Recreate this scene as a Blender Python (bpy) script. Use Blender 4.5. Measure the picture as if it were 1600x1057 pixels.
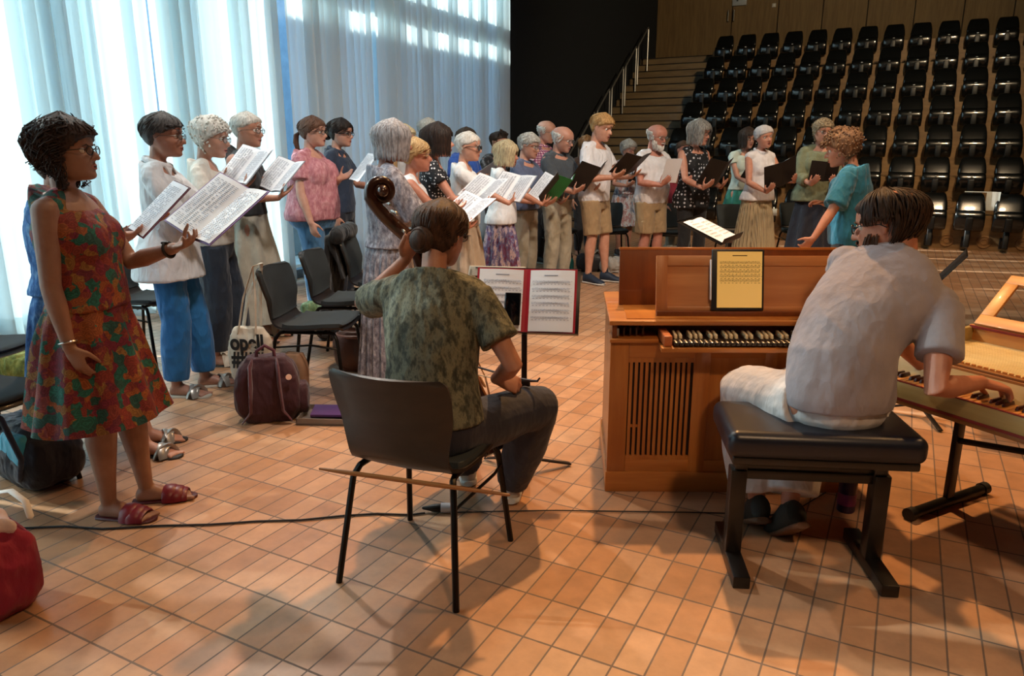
import bpy, bmesh, math, random
import numpy as np
from math import sin, cos, pi, radians as R, sqrt, atan2, floor
from mathutils import Vector, Matrix, Euler
random.seed(7)
for o in list(bpy.data.objects): bpy.data.objects.remove(o, do_unlink=True)
SC = bpy.context.scene
COL = SC.collection

# ------------------------------------------------------------------ camera, light, exposure
CAM_H, FPX, PITCH = 1.47, 1155.0, 0.2497
cd = bpy.data.cameras.new('camera'); cam = bpy.data.objects.new('camera', cd); COL.objects.link(cam)
cam.location = (0, 0, CAM_H); cam.rotation_euler = (pi/2 - PITCH, 0, 0)
cd.sensor_width = 36; cd.lens = 36*FPX/1600; cd.clip_start = .05; cd.clip_end = 200
SC.camera = cam
SC.view_settings.view_transform = 'Standard'; SC.view_settings.look = 'None'
SC.view_settings.gamma = 1; SC.view_settings.exposure = 0.68
try: SC.view_settings.use_curve_mapping = False
except Exception: pass

ANG = -0.4842                                   # the room is turned against the camera
UX = Vector((cos(ANG), sin(ANG), 0)); VX = Vector((-sin(ANG), cos(ANG), 0))
def uv(u, v, z=0): return UX*u + VX*v + Vector((0, 0, z))
_cp, _sp = cos(PITCH), sin(PITCH)
def ray(px, py):
    a = (px-800)/FPX; b = -(py-528.5)/FPX
    return Vector((a, _cp+b*_sp, -_sp+b*_cp))
def at(px, py, Y):
    d = ray(px, py); return d*(Y/d.y) + Vector((0, 0, CAM_H))
def gp(px, py, z=0):
    d = ray(px, py); return d*((z-CAM_H)/d.z) + Vector((0, 0, CAM_H))

w = bpy.data.worlds.new('sky'); SC.world = w; w.use_nodes = True
bgn = w.node_tree.nodes['Background']
bgn.inputs[0].default_value = (.34, .66, 1.0, 1); bgn.inputs[1].default_value = 3.0

def lamp(name, kind, loc, energy, color, target=None, size=.3, spot=60, blend=.5, rot=None):
    d = bpy.data.lights.new(name, kind); d.energy = energy; d.color = color
    if kind == 'SPOT': d.spot_size = R(spot); d.spot_blend = blend; d.shadow_soft_size = size
    elif kind == 'AREA': d.shape = 'DISK'; d.size = size
    elif kind == 'POINT': d.shadow_soft_size = size
    o = bpy.data.objects.new(name, d); COL.objects.link(o); o.location = loc
    if target is not None:
        o.rotation_euler = (Vector(target)-Vector(loc)).to_track_quat('-Z', 'Y').to_euler()
    return o
# the low sun outside the curtained windows: it comes from the left and a little from behind
sun = lamp('sun', 'SUN', (-20, 6, 12), 14.5, (1.0, .95, .86))
SUNDIR = Vector((cos(R(-14))*cos(R(33)), sin(R(-14))*cos(R(33)), -sin(R(33))))
sun.rotation_euler = SUNDIR.to_track_quat('-Z', 'Y').to_euler(); sun.data.angle = R(.6)
WARM = (1.0, .53, .21); MILD = (1.0, .80, .60)
lamp('ceiling_spot', 'SPOT', (1.0, 6.0, 5.9), 900, WARM, (1.7, 2.5, 0), .09, 70, .8)
lamp('ceiling_spot', 'SPOT', (-2.6, 6.6, 5.9), 420, (1.0, .88, .76), (-.6, 2.6, 0), .10, 70, .8)
lamp('ceiling_spot', 'SPOT', (4.4, 3.2, 5.9), 260, WARM, (2.4, 2.4, 0), .15, 80, .9)
lamp('ceiling_spot', 'SPOT', (1.3, -1.8, 5.9), 330, (1.0, .62, .34), (1.1, 3.2, .4), .25, 60, .9)
lamp('ceiling_spot', 'SPOT', (2.6, 3.6, 5.9), 760, MILD, (.6, 8.4, 1.0), .2, 75, .9)
lamp('ceiling_spot', 'SPOT', (.5, 2.9, 5.9), 460, (1.0, .90, .82), (-1.1, 5.9, .9), .3, 75, .9)
lamp('ceiling_spot', 'SPOT', (4.6, 6.6, 5.9), 520, (1.0, .68, .40), (5.2, 9.6, 0), .2, 70, .95)  # spot added to brighten the dim floor at the far right
lamp('ceiling_spot', 'SPOT', (5.0, 6.4, 5.9), 1100, (1.0, .74, .44), (5.6, 16.5, 2.6), .25, 80, .95)

# ------------------------------------------------------------------ materials
MATS = {}
def srgb(c):
    f = lambda x: x/12.92 if x <= .04045 else ((x+.055)/1.055)**2.4
    if isinstance(c, str): c = [int(c[i:i+2], 16)/255 for i in (0, 2, 4)]
    return (f(c[0]), f(c[1]), f(c[2]), 1)
class NT:
    def __init__(s, name):
        s.m = bpy.data.materials.new(name); s.m.use_nodes = True
        s.t = s.m.node_tree; s.b = s.t.nodes['Principled BSDF']; s.out = s.t.nodes['Material Output']
    def n(s, typ, **kw):
        n = s.t.nodes.new(typ)
        for k, v in kw.items():
            if k.startswith('i_'):
                k2 = k[2:]; n.inputs[int(k2) if k2.isdigit() else k2.replace('_', ' ')].default_value = v
            else: setattr(n, k, v)
        return n
    def l(s, a, b): s.t.links.new(a, b)
    def math(s, op, a, b=None, c=None):
        n = s.t.nodes.new('ShaderNodeMath'); n.operation = op
        for i, x in enumerate((a, b, c)):
            if x is None: continue
            if isinstance(x, (int, float)): n.inputs[i].default_value = x
            else: s.l(x, n.inputs[i])
        return n.outputs[0]
    def coord(s, scale=(1, 1, 1), rot=(0, 0, 0), loc=(0, 0, 0), kind='Object'):
        tc = s.n('ShaderNodeTexCoord'); mp = s.n('ShaderNodeMapping')
        mp.inputs['Scale'].default_value = scale; mp.inputs['Rotation'].default_value = rot; mp.inputs['Location'].default_value = loc
        s.l(tc.outputs[kind], mp.inputs[0]); return mp.outputs[0]
    def ramp(s, fac, stops, interp='LINEAR'):
        r = s.n('ShaderNodeValToRGB'); r.color_ramp.interpolation = interp
        e = r.color_ramp.elements
        while len(e) < len(stops): e.new(.5)
        for el, (p, c) in zip(e, stops): el.position = p; el.color = c
        s.l(fac, r.inputs[0]); return r.outputs[0]
    def noise(s, co, scale=5, detail=3, rough=.5):
        n = s.n('ShaderNodeTexNoise'); n.inputs['Scale'].default_value = scale; n.inputs['Detail'].default_value = detail
        n.inputs['Roughness'].default_value = rough
        s.l(co, n.inputs['Vector']); return n.outputs[0]
    def bump(s, h, strength=.2, dist=.01):
        b = s.n('ShaderNodeBump'); b.inputs['Strength'].default_value = strength; b.inputs['Distance'].default_value = dist
        s.l(h, b.inputs['Height']); s.l(b.outputs[0], s.b.inputs['Normal'])
    def set(s, **kw):
        for k, v in kw.items():
            s.b.inputs[k.replace('_', ' ')].default_value = v
def dk(c, f): return (c[0]*f, c[1]*f, c[2]*f, 1)
def plain(name, col, rough=.6, metal=0, var=.12, nscale=8, bump=0, bscale=60, bdist=.003, coat=0, sheen=0):
    if name in MATS: return MATS[name]
    c = srgb(col); t = NT(name); co = t.coord()
    t.l(t.ramp(t.noise(co, nscale, 4), [(.3, dk(c, 1-var)), (.7, dk(c, 1+var))]), t.b.inputs['Base Color'])
    t.set(Roughness=rough, Metallic=metal)
    if coat: t.b.inputs['Coat Weight'].default_value = coat
    if sheen: t.b.inputs['Sheen Weight'].default_value = sheen
    if bump: t.bump(t.noise(co, bscale, 3), bump, bdist)
    MATS[name] = t.m; return t.m
def cloth(name, col, rough=.85, fold=.35, var=.1):
    """woven cloth: folds as a soft large bump plus a fine weave"""
    if name in MATS: return MATS[name]
    c = srgb(col); t = NT(name); co = t.coord()
    t.l(t.ramp(t.noise(co, 14, 4), [(.3, dk(c, 1-var)), (.7, dk(c, 1+var))]), t.b.inputs['Base Color'])
    t.set(Roughness=rough); t.b.inputs['Sheen Weight'].default_value = .15
    co2 = t.coord(scale=(1, 1, .45), rot=(.3, .5, 0))
    rd = t.math('ABSOLUTE', t.math('SUBTRACT', t.noise(co2, 11, 2), .5))
    h = t.math('ADD', t.math('SUBTRACT', t.noise(co2, 20, 3), t.math('MULTIPLY', rd, 2.2)), t.math('MULTIPLY', t.noise(co, 260, 1), .03))
    t.bump(h, min(1, fold*1.05), .03); MATS[name] = t.m; return t.m
def pattern(name, kind, cols, scale=20, rough=.8, fold=.3):
    if name in MATS: return MATS[name]
    cs = [srgb(c) for c in cols]; t = NT(name); co = t.coord()
    if kind == 'dots':
        v = t.n('ShaderNodeTexVoronoi'); v.inputs['Scale'].default_value = scale; v.inputs['Randomness'].default_value = .55
        t.l(co, v.inputs['Vector'])
        col = t.ramp(v.outputs['Distance'], [(.0, cs[1]), (.27, cs[1]), (.31, cs[0])])
    elif kind == 'floral':
        nz = t.n('ShaderNodeTexNoise'); nz.inputs['Scale'].default_value = 14; nz.inputs['Detail'].default_value = 3; t.l(co, nz.inputs['Vector']); va = t.n('ShaderNodeVectorMath', operation='MULTIPLY_ADD'); t.l(nz.outputs['Color'], va.inputs[0]); va.inputs[1].default_value = (.09, .09, .09); t.l(co, va.inputs[2])
        wv = t.n('ShaderNodeTexVoronoi'); wv.inputs['Scale'].default_value = scale; t.l(va.outputs[0], wv.inputs['Vector'])
        st = [(i/len(cs), c) for i, c in enumerate(cs)]
        sp = t.n('ShaderNodeSeparateColor'); t.l(wv.outputs['Color'], sp.inputs[0])
        base = t.ramp(sp.outputs[0], st, 'CONSTANT')
        ring = t.math('SINE', t.math('ADD', t.math('MULTIPLY', wv.outputs['Distance'], 26), t.math('MULTIPLY', t.noise(co, scale*2, 3), 7)))
        mx = t.n('ShaderNodeMix', data_type='RGBA', blend_type='MULTIPLY'); mx.inputs[0].default_value = .55
        t.l(base, mx.inputs[6]); t.l(t.ramp(ring, [(.35, (.35, .25, .25, 1)), (.6, (1, 1, 1, 1))]), mx.inputs[7]); col = mx.outputs[2]
    elif kind == 'mottle':
        co2 = t.coord(scale=(1, 1, .5), rot=(.5, .8, .2))
        col = t.ramp(t.noise(co2, scale, 6, .7), [(.32+.36*i/max(1, len(cs)-1), c) for i, c in enumerate(cs)])
    elif kind == 'plaid':
        sx = t.n('ShaderNodeSeparateXYZ'); t.l(co, sx.inputs[0])
        a = t.math('SINE', t.math('MULTIPLY', sx.outputs[0], scale*6.28)); b = t.math('SINE', t.math('MULTIPLY', sx.outputs[2], scale*6.28))
        s_ = t.math('ADD', t.math('GREATER_THAN', a, .35), t.math('GREATER_THAN', b, .35))
        col = t.ramp(t.math('MULTIPLY', s_, .5), [(0, cs[0]), (.4, cs[1]), (.9, cs[2])], 'CONSTANT')
    elif kind == 'stripe':
        sx = t.n('ShaderNodeTexWave'); sx.inputs['Scale'].default_value = scale; sx.bands_direction = 'X'; sx.inputs['Distortion'].default_value = 1.2
        t.l(co, sx.inputs['Vector']); col = t.ramp(sx.outputs[1], [(.2, cs[0]), (.8, cs[1])])
    t.l(col, t.b.inputs['Base Color']); t.set(Roughness=rough)
    co2 = t.coord(scale=(1, 1, .45), rot=(.3, .5, 0)); rd = t.math('ABSOLUTE', t.math('SUBTRACT', t.noise(co2, 11, 2), .5)); t.bump(t.math('SUBTRACT', t.noise(co2, 20, 3), t.math('MULTIPLY', rd, 2.2)), min(1, fold*1.05), .03)
    MATS[name] = t.m; return t.m
def wood(name, c1, c2, rough=.35, scale=(1.2, 14, 14), coat=.25):
    if name in MATS: return MATS[name]
    a, b = srgb(c1), srgb(c2); t = NT(name)
    co = t.coord(scale=scale); n1 = t.noise(co, 3, 6, .6)
    co2 = t.coord(scale=tuple(x*.35 for x in scale)); n2 = t.noise(co2, 3, 2)
    f = t.math('ADD', t.math('MULTIPLY', n1, .6), t.math('MULTIPLY', n2, .4))
    t.l(t.ramp(f, [(.38, a), (.62, b)]), t.b.inputs['Base Color']); t.set(Roughness=rough)
    t.b.inputs['Coat Weight'].default_value = coat; t.bump(n1, .05, .003); MATS[name] = t.m; return t.m
def hairmat(name, c1, c2):
    if name in MATS: return MATS[name]
    t = NT(name); co = t.coord(scale=(1, 1, .25)); n = t.noise(co, 90, 3, .6)
    t.l(t.ramp(n, [(.35, srgb(c1)), (.65, srgb(c2))]), t.b.inputs['Base Color']); t.set(Roughness=.62); t.b.inputs['Specular IOR Level'].default_value = .3
    t.bump(n, .5, .004); MATS[name] = t.m; return t.m
def skin(name, col):
    if name in MATS: return MATS[name]
    c = srgb(col); t = NT(name); co = t.coord()
    t.l(t.ramp(t.noise(co, 25, 4), [(.3, (c[0]*.9, c[1]*.82, c[2]*.8, 1)), (.7, dk(c, 1.06))]), t.b.inputs['Base Color'])
    t.set(Roughness=.5); t.b.inputs['Subsurface Weight'].default_value = .08; t.b.inputs['Subsurface Radius'].default_value = (.02, .008, .004)
    t.bump(t.noise(co, 300, 2), .06, .002); MATS[name] = t.m; return t.m

# ------------------------------------------------------------------ mesh builder
def V3(p): return Vector(p)
def frame_from(d, up=(0, 0, 1)):
    d = Vector(d).normalized(); up = Vector(up)
    if abs(d.dot(up.normalized())) > .995: up = Vector((0, 1, 0)) if abs(d.y) < .9 else Vector((1, 0, 0))
    x = d.cross(up).normalized(); y = x.cross(d).normalized()
    return x, y, d
def vnoise(P, seed=0):
    """value noise on an (n,3) array, -1..1"""
    Pf = np.floor(P).astype(np.int64); f = P-Pf; f = f*f*(3-2*f)
    def h(a):
        n = a[:, 0]*374761393 + a[:, 1]*668265263 + a[:, 2]*2147483647 + seed*1274126177
        n = (n ^ (n >> 13))*1274126177 & 0xffffffff
        return ((n ^ (n >> 16)) & 0xffff)/32767.5-1
    r = 0
    for dx in (0, 1):
        for dy in (0, 1):
            for dz in (0, 1):
                wgt = (f[:, 0] if dx else 1-f[:, 0])*(f[:, 1] if dy else 1-f[:, 1])*(f[:, 2] if dz else 1-f[:, 2])
                r = r + wgt*h(Pf+np.array([dx, dy, dz]))
    return r
class MB:
    def __init__(s): s.v = []; s.f = []; s.m = []; s.cur = 0
    def mat(s, i): s.cur = i; return s
    def add(s, vs, fs):
        o = len(s.v); s.v += [tuple(x) for x in vs]; s.f += [tuple(i+o for i in f) for f in fs]; s.m += [s.cur]*len(fs); return s
    def box(s, c, size, rot=None, taper=1.0):
        hx, hy, hz = size[0]/2, size[1]/2, size[2]/2
        P = []
        for z in (-1, 1):
            k = taper if z > 0 else 1
            P += [Vector((x*hx*k, y*hy*k, z*hz)) for x, y in ((-1, -1), (1, -1), (1, 1), (-1, 1))]
        if rot is not None:
            M = Euler(rot).to_matrix() if not isinstance(rot, Matrix) else rot
            P = [M @ p for p in P]
        c = Vector(c)
        return s.add([p+c for p in P], [(3, 2, 1, 0), (4, 5, 6, 7), (0, 1, 5, 4), (1, 2, 6, 5), (2, 3, 7, 6), (3, 0, 4, 7)])
    def rbox(s, c, size, r=.01, rot=None, seg=3):
        """box with rounded edges in all directions (superquadric grid)"""
        n = 4*seg+4; hx, hy, hz = [a/2 for a in size]; r = min(r, hx, hy, hz)
        M = Euler(rot).to_matrix() if (rot is not None and not isinstance(rot, Matrix)) else (rot or Matrix.Identity(3)); c = Vector(c)
        rings = []
        for sgn in (-1, 1):
            for k in range(seg+1):
                a = pi/2*k/seg if sgn > 0 else pi/2*(1-k/seg)
                zz = sgn*(hz-r+r*sin(a)); rr = r*(cos(a))
                ring = []
                for q, (qx, qy) in enumerate(((1, 1), (-1, 1), (-1, -1), (1, -1))):
                    for j in range(seg+1):
                        b = pi/2*(q+j/seg)
                        ring.append(c+M @ Vector((qx*(hx-r)+rr*cos(b), qy*(hy-r)+rr*sin(b), zz)))
                rings.append(ring)
        return s.rings(rings, True, True)
    def rings(s, rings, c0=True, c1=True, closed=True):
        n = len(rings[0]); vs = [p for r in rings for p in r]; fs = []
        for i in range(len(rings)-1):
            for j in range(n if closed else n-1):
                k = (j+1) % n; fs.append((i*n+j, i*n+k, (i+1)*n+k, (i+1)*n+j))
        if c0: fs.append(tuple(range(n-1, -1, -1)))
        if c1: fs.append(tuple(range((len(rings)-1)*n, len(rings)*n)))
        return s.add(vs, fs)
    def loft(s, secs, n=24, c0=True, c1=True, p=1.0):
        """secs: (center, xvec, yvec) ellipses"""
        rr = []
        for c, x, y in secs:
            c, x, y = Vector(c), Vector(x), Vector(y)
            ring = []
            for j in range(n):
                a = 2*pi*j/n; ca, sa = cos(a), sin(a)
                if p != 1: ca = math.copysign(abs(ca)**p, ca); sa = math.copysign(abs(sa)**p, sa)
                ring.append(c+x*ca+y*sa)
            rr.append(ring)
        return s.rings(rr, c0, c1)
    def tube(s, pts, rad, n=10, caps='flat', flat=1.0, up=(0, 0, 1)):
        pts = [Vector(p) for p in pts]; rad = [rad]*len(pts) if isinstance(rad, (int, float)) else list(rad)
        if caps == 'round':
            d0 = (pts[0]-pts[1]).normalized(); d1 = (pts[-1]-pts[-2]).normalized()
            A, B = [], []
            for k in (0, 1, 2):
                a = pi/2*(k+.15)/3
                A.append((pts[0]+d0*rad[0]*cos(a), rad[0]*sin(a))); B.append((pts[-1]+d1*rad[-1]*cos(a), rad[-1]*sin(a)))
            pts = [p for p, _ in A]+pts+[p for p, _ in B[::-1]]; rad = [r for _, r in A]+rad+[r for _, r in B[::-1]]
        x = None; rr = []
        for i, p in enumerate(pts):
            if i == 0: d = pts[1]-pts[0]
            elif i == len(pts)-1: d = pts[-1]-pts[-2]
            else: d = (pts[i+1]-p).normalized()+(p-pts[i-1]).normalized()
            if d.length < 1e-9: d = Vector((0, 0, 1))
            d.normalize()
            if x is None: x, y, _ = frame_from(d, up)
            else:
                x = x-d*x.dot(d)
                if x.length < 1e-6: x, y, _ = frame_from(d, up)
                x.normalize(); y = d.cross(x)
                y.normalize()
            yy = d.cross(x).normalized()
            rr.append([p+(x*cos(2*pi*j/n)+yy*sin(2*pi*j/n)*flat)*rad[i] for j in range(n)])
        return s.rings(rr, True, True)
    def ell(s, c, r, rot=None, n=16, m=10):
        if isinstance(r, (int, float)): r = (r, r, r)
        M = rot if isinstance(rot, Matrix) else (Euler(rot).to_matrix() if rot is not None else Matrix.Identity(3)); c = Vector(c)
        vs = [c+M @ Vector((0, 0, -r[2]))]
        for i in range(1, m):
            a = -pi/2+pi*i/m
            for j in range(n):
                b = 2*pi*j/n; vs.append(c+M @ Vector((r[0]*cos(a)*cos(b), r[1]*cos(a)*sin(b), r[2]*sin(a))))
        vs.append(c+M @ Vector((0, 0, r[2]))); fs = []
        for j in range(n):
            fs.append((0, 1+(j+1) % n, 1+j)); t = 1+(m-2)*n; fs.append((t+j, t+(j+1) % n, len(vs)-1))
        for i in range(m-2):
            for j in range(n):
                a = 1+i*n; fs.append((a+j, a+(j+1) % n, a+n+(j+1) % n, a+n+j))
        return s.add(vs, fs)
    def disc(s, c, nrm, r, t=.002, n=24, r2=None):
        x, y, d = frame_from(nrm); c = Vector(c)
        return s.loft([(c-d*t/2, x*r, y*r), (c+d*t/2, x*(r2 or r), y*(r2 or r))], n)
    def torus(s, c, nrm, R0, r, n=28, m=8, sx=1, sy=1, arc=1.0):
        x, y, d = frame_from(nrm); c = Vector(c); rr = []
        k = n if arc >= 1 else n+1
        for i in range(k):
            a = 2*pi*arc*i/n; o = x*cos(a)*sx+y*sin(a)*sy
            rr.append([c+o*R0+(o.normalized()*cos(2*pi*j/m)+d*sin(2*pi*j/m))*r for j in range(m)])
        if arc >= 1: rr.append(rr[0]); return s.rings(rr, False, False)
        return s.rings(rr, True, True)
    def quad(s, a, b, c, d): return s.add([a, b, c, d], [(0, 1, 2, 3)])
    def prism(s, poly, vec):
        """extrude a planar polygon by vec"""
        n = len(poly); vec = Vector(vec); a = [Vector(p) for p in poly]
        return s.add(a+[p+vec for p in a], [tuple(range(n-1, -1, -1)), tuple(range(n, 2*n))]+[(i, (i+1) % n, n+(i+1) % n, n+i) for i in range(n)])
    def grid(s, fn, nu, nv, th=0, closeu=False):
        """surface fn(i/nu, j/nv) -> point, with thickness th along its normal"""
        P = [[Vector(fn(i/nu, j/nv)) for j in range(nv+1)] for i in range(nu+1)]
        if not th:
            vs = [p for r in P for p in r]; w_ = nv+1
            return s.add(vs, [(i*w_+j, (i+1)*w_+j, (i+1)*w_+j+1, i*w_+j+1) for i in range(nu) for j in range(nv)])
        N = [[None]*(nv+1) for _ in range(nu+1)]
        for i in range(nu+1):
            for j in range(nv+1):
                a = P[min(i+1, nu)][j]-P[max(i-1, 0)][j]; b = P[i][min(j+1, nv)]-P[i][max(j-1, 0)]
                q = a.cross(b); N[i][j] = q.normalized() if q.length > 1e-12 else Vector((0, 0, 1))
        w_ = nv+1; K = (nu+1)*w_
        vs = [P[i][j]+N[i][j]*th/2 for i in range(nu+1) for j in range(w_)]+[P[i][j]-N[i][j]*th/2 for i in range(nu+1) for j in range(w_)]
        fs = []
        for i in range(nu):
            for j in range(nv):
                a, b, c, d = i*w_+j, (i+1)*w_+j, (i+1)*w_+j+1, i*w_+j+1
                fs += [(a, b, c, d), (K+d, K+c, K+b, K+a)]
        for i in range(nu):
            fs += [(i*w_, K+i*w_, K+(i+1)*w_, (i+1)*w_), ((i+1)*w_+nv, K+(i+1)*w_+nv, K+i*w_+nv, i*w_+nv)]
        for j in range(nv):
            fs += [(j+1, K+j+1, K+j, j), (nu*w_+j, K+nu*w_+j, K+nu*w_+j+1, nu*w_+j+1)]
        return s.add(vs, fs)
    def build(s, name, mats, parent=None, world=False, smooth=True, voxel=0, relax=2, fold=0, ffreq=9, bevel=0, sub=0, autosm=None):
        if world and parent is not None:
            Mi = parent['_m'] if False else Matrix.LocRotScale(parent.location, parent.rotation_euler, parent.scale).inverted()
            vs = [tuple(Mi @ Vector(p)) for p in s.v]
        else: vs = s.v
        me = bpy.data.meshes.new(name); me.from_pydata([tuple(p) for p in vs], [], s.f)
        if not isinstance(mats, (list, tuple)): mats = [mats]
        for m in mats: me.materials.append(m)
        if len(mats) > 1: me.polygons.foreach_set('material_index', s.m)
        me.update()
        ob = bpy.data.objects.new(name, me); COL.objects.link(ob)
        if voxel or bevel or sub:
            if voxel:
                md = ob.modifiers.new('r', 'REMESH'); md.mode = 'VOXEL'; md.voxel_size = voxel
                if relax: sm = ob.modifiers.new('s', 'SMOOTH'); sm.iterations = relax; sm.factor = .5
            if bevel:
                b = ob.modifiers.new('b', 'BEVEL'); b.width = bevel; b.segments = 2; b.limit_method = 'ANGLE'; b.angle_limit = R(40); b.harden_normals = False
            if sub:
                b = ob.modifiers.new('u', 'SUBSURF'); b.levels = sub; b.render_levels = sub
            dg = bpy.context.evaluated_depsgraph_get(); dg.update()
            nm = bpy.data.meshes.new_from_object(ob.evaluated_get(dg)); ob.modifiers.clear()
            ob.data = nm; bpy.data.meshes.remove(me); me = nm; me.name = name
            if not me.materials:
                for m in mats: me.materials.append(m)
        if fold:
            n = len(me.vertices); co = np.empty(n*3); no = np.empty(n*3)
            me.vertices.foreach_get('co', co); me.vertices.foreach_get('normal', no); co = co.reshape(-1, 3); no = no.reshape(-1, 3)
            q = co*ffreq; q = q+.6*np.stack([vnoise(q*.7, 5), vnoise(q*.7, 6), vnoise(q*.7, 7)], 1)
            q2 = q*np.array([1, 1, .55]); d = 1-2*np.abs(vnoise(q2, 1)); d = d*.7+.4*(1-2*np.abs(vnoise(q2*2.3+9, 2)))
            co = co+no*(d*fold)[:, None]; me.vertices.foreach_set('co', co.ravel()); me.update()
        if smooth: me.polygons.foreach_set('use_smooth', [True]*len(me.polygons))
        if autosm is not None or bevel or (smooth and not voxel):
            try: me.set_sharp_from_angle(angle=R(autosm or 38))
            except Exception: pass
        if parent is not None: ob.parent = parent
        return ob
NOALIAS = None
def thing(name, label, cat, loc=(0, 0, 0), rz=0, group=None, rot=None):
    o = bpy.data.objects.new(name, None); COL.objects.link(o); o.empty_display_size = .05
    o.location = loc; o.rotation_euler = rot if rot is not None else (0, 0, rz)
    o['label'] = label; o['category'] = cat
    if group: o['group'] = group
    return o
def tag(o, label, cat, group=None):
    o['label'] = label; o['category'] = cat
    if group: o['group'] = group
    return o
def struct(o): o['kind'] = 'structure'; return o
def dup(root, loc, rot=None, label=None, group=None):
    r = root.copy(); COL.objects.link(r); r.location = loc
    if rot is not None: r.rotation_euler = rot if not isinstance(rot, (int, float)) else (0, 0, rot)
    if label: r['label'] = label
    if group: r['group'] = group
    for ch in [c for c in COL.objects if c.parent == root]:
        c = ch.copy(); COL.objects.link(c); c.parent = r
        for g in [q for q in COL.objects if q.parent == ch]:
            d = g.copy(); COL.objects.link(d); d.parent = c
    return r
def lab(o, text): o['label'] = text; return o
# ------------------------------------------------------------------ the room shell
RZ = (0, 0, ANG)
def room(mb, name, mats, **kw):
    o = mb.build(name, mats, smooth=kw.pop('smooth', False), **kw); o.rotation_euler = RZ; return struct(o)
# terracotta tile floor, stack bond: tile 0.097 x 0.215 m
t = NT('terracotta_tiles'); TW, TL = 1.47/15.146, 1.47/15.146*2.2136
P0 = Vector((4.4816*TW, 28.4413*TW, 0)); u0, v0 = P0.dot(UX), P0.dot(VX)
co = t.coord(loc=(-u0, -v0, 0)); sx = t.n('ShaderNodeSeparateXYZ'); t.l(co, sx.inputs[0])
a = t.math('DIVIDE', sx.outputs[0], TW); b = t.math('DIVIDE', sx.outputs[1], TL)
wob = t.noise(t.coord(), 30, 2)
def edge(x, wd):
    f = t.math('FRACT', x); d = t.math('ABSOLUTE', t.math('SUBTRACT', f, .5))
    return t.math('GREATER_THAN', t.math('ADD', d, t.math('MULTIPLY', t.math('SUBTRACT', wob, .5), .012)), .5-wd)
j = t.math('MAXIMUM', edge(a, .03), edge(b, .0175))
cmb = t.n('ShaderNodeCombineXYZ'); t.l(t.math('FLOOR', a), cmb.inputs[0]); t.l(t.math('FLOOR', b), cmb.inputs[1])
wn = t.n('ShaderNodeTexWhiteNoise'); t.l(cmb.outputs[0], wn.inputs['Vector'])
tone = t.ramp(wn.outputs['Value'], [(0, srgb('b0825e')), (.35, srgb('bb8e6b')), (.7, srgb('c59a77')), (1, srgb('b79173'))])
blotch = t.ramp(t.noise(t.coord(), 9, 5, .65), [(.3, (.8, .8, .8, 1)), (.7, (1.08, 1.06, 1.04, 1))])
mx = t.n('ShaderNodeMix', data_type='RGBA', blend_type='MULTIPLY'); mx.inputs[0].default_value = 1; t.l(tone, mx.inputs[6]); t.l(blotch, mx.inputs[7])
mj = t.n('ShaderNodeMix', data_type='RGBA'); t.l(j, mj.inputs[0]); t.l(mx.outputs[2], mj.inputs[6]); mj.inputs[7].default_value = srgb('6f5d52')
t.l(mj.outputs[2], t.b.inputs['Base Color'])
rg = t.math('ADD', t.math('MULTIPLY', t.noise(t.coord(), 14, 3), .22), t.math('MULTIPLY', j, .3)); t.l(t.math('ADD', rg, .25), t.b.inputs['Roughness'])
t.bump(t.math('SUBTRACT', t.math('MULTIPLY', t.noise(t.coord(), 40, 3), .12), j), .35, .004)
FLOORM = t.m
mb = MB(); mb.box((2.5, 5.5, -.05), (19, 31, .1)); room(mb, 'floor', FLOORM)
WU = -6.2                                   # the window wall
darkm = plain('dark_blue_wall', '0c151f', .9, var=.1, bump=.1)
mb = MB(); mb.box((WU-.1, 15.6, 3.2), (.2, 8.7, 6.6)); room(mb, 'wall_left', darkm)
plaster = plain('rear_plaster', '5a5148', .9)
mb = MB(); mb.box((2.5, 5.5, 6.45), (19, 31, .1)); room(mb, 'ceiling', plain('dark_ceiling', '1c1a18', .9))
mb = MB(); mb.box((2.5, -6, 3.2), (19, .2, 6.6)); room(mb, 'wall_rear', plaster)
mb = MB(); mb.box((9.5, 6, 3.2), (.2, 30, 6.6)); room(mb, 'wall_right', plain('brown_wall', '4a3a2c', .8))
# panelled timber back wall above the seating
panel = wood('wall_oak', '5e4a2c', '705b38', .8, (8, 8, .8), 0)
BV = 19.75
mb = MB(); mb.box((-3.0+4.4, BV+.15, 4.8), (18, .2, 3.9)); room(mb, 'wall_back', plain('panel_joint', '17110b', .9))
seams = []
for px in (1145, 1217, 1287, 1357, 1431, 1508, 1587):
    d = ray(px, 4); k = BV/d.dot(VX); seams.append((d*k).dot(UX))
st = seams[3]-seams[2]
edges = [WU]+seams+[seams[-1]+st*i for i in range(1, 8)]
for i in range(len(edges)-1):
    a_, b_ = edges[i]+.012, edges[i+1]-.012
    mb = MB(); mb.box(((a_+b_)/2, BV+.03, 4.8), (b_-a_, .04, 3.3)); room(mb, 'trim_%d' % (i+1), panel)
mb = MB(); o = thing('exit_sign', 'small grey sign box with dark pictogram high on the timber back wall', 'sign', uv(*( (ray(1156,2)*(BV/ray(1156,2).dot(VX))).dot(UX), BV-.01), CAM_H+ray(1156,2).z*(BV/ray(1156,2).dot(VX))), ANG)
mb.box((0, 0, .02), (.34, .06, .24)); mb.build('sign_box', plain('sign_grey', '8b9196', .5), o, bevel=.006)
mb = MB(); mb.box((-.0, -.035, .07), (.03, .004, .09)); mb.box((.03, -.035, .05), (.05, .004, .02)); mb.box((-.05, -.035, .02), (.04, .004, .05)); mb.build('pictogram', plain('sign_dark', '2a3033', .6), o, smooth=False)
k = BV/ray(1213, 8).dot(VX); p = ray(1213, 8)*k
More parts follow.
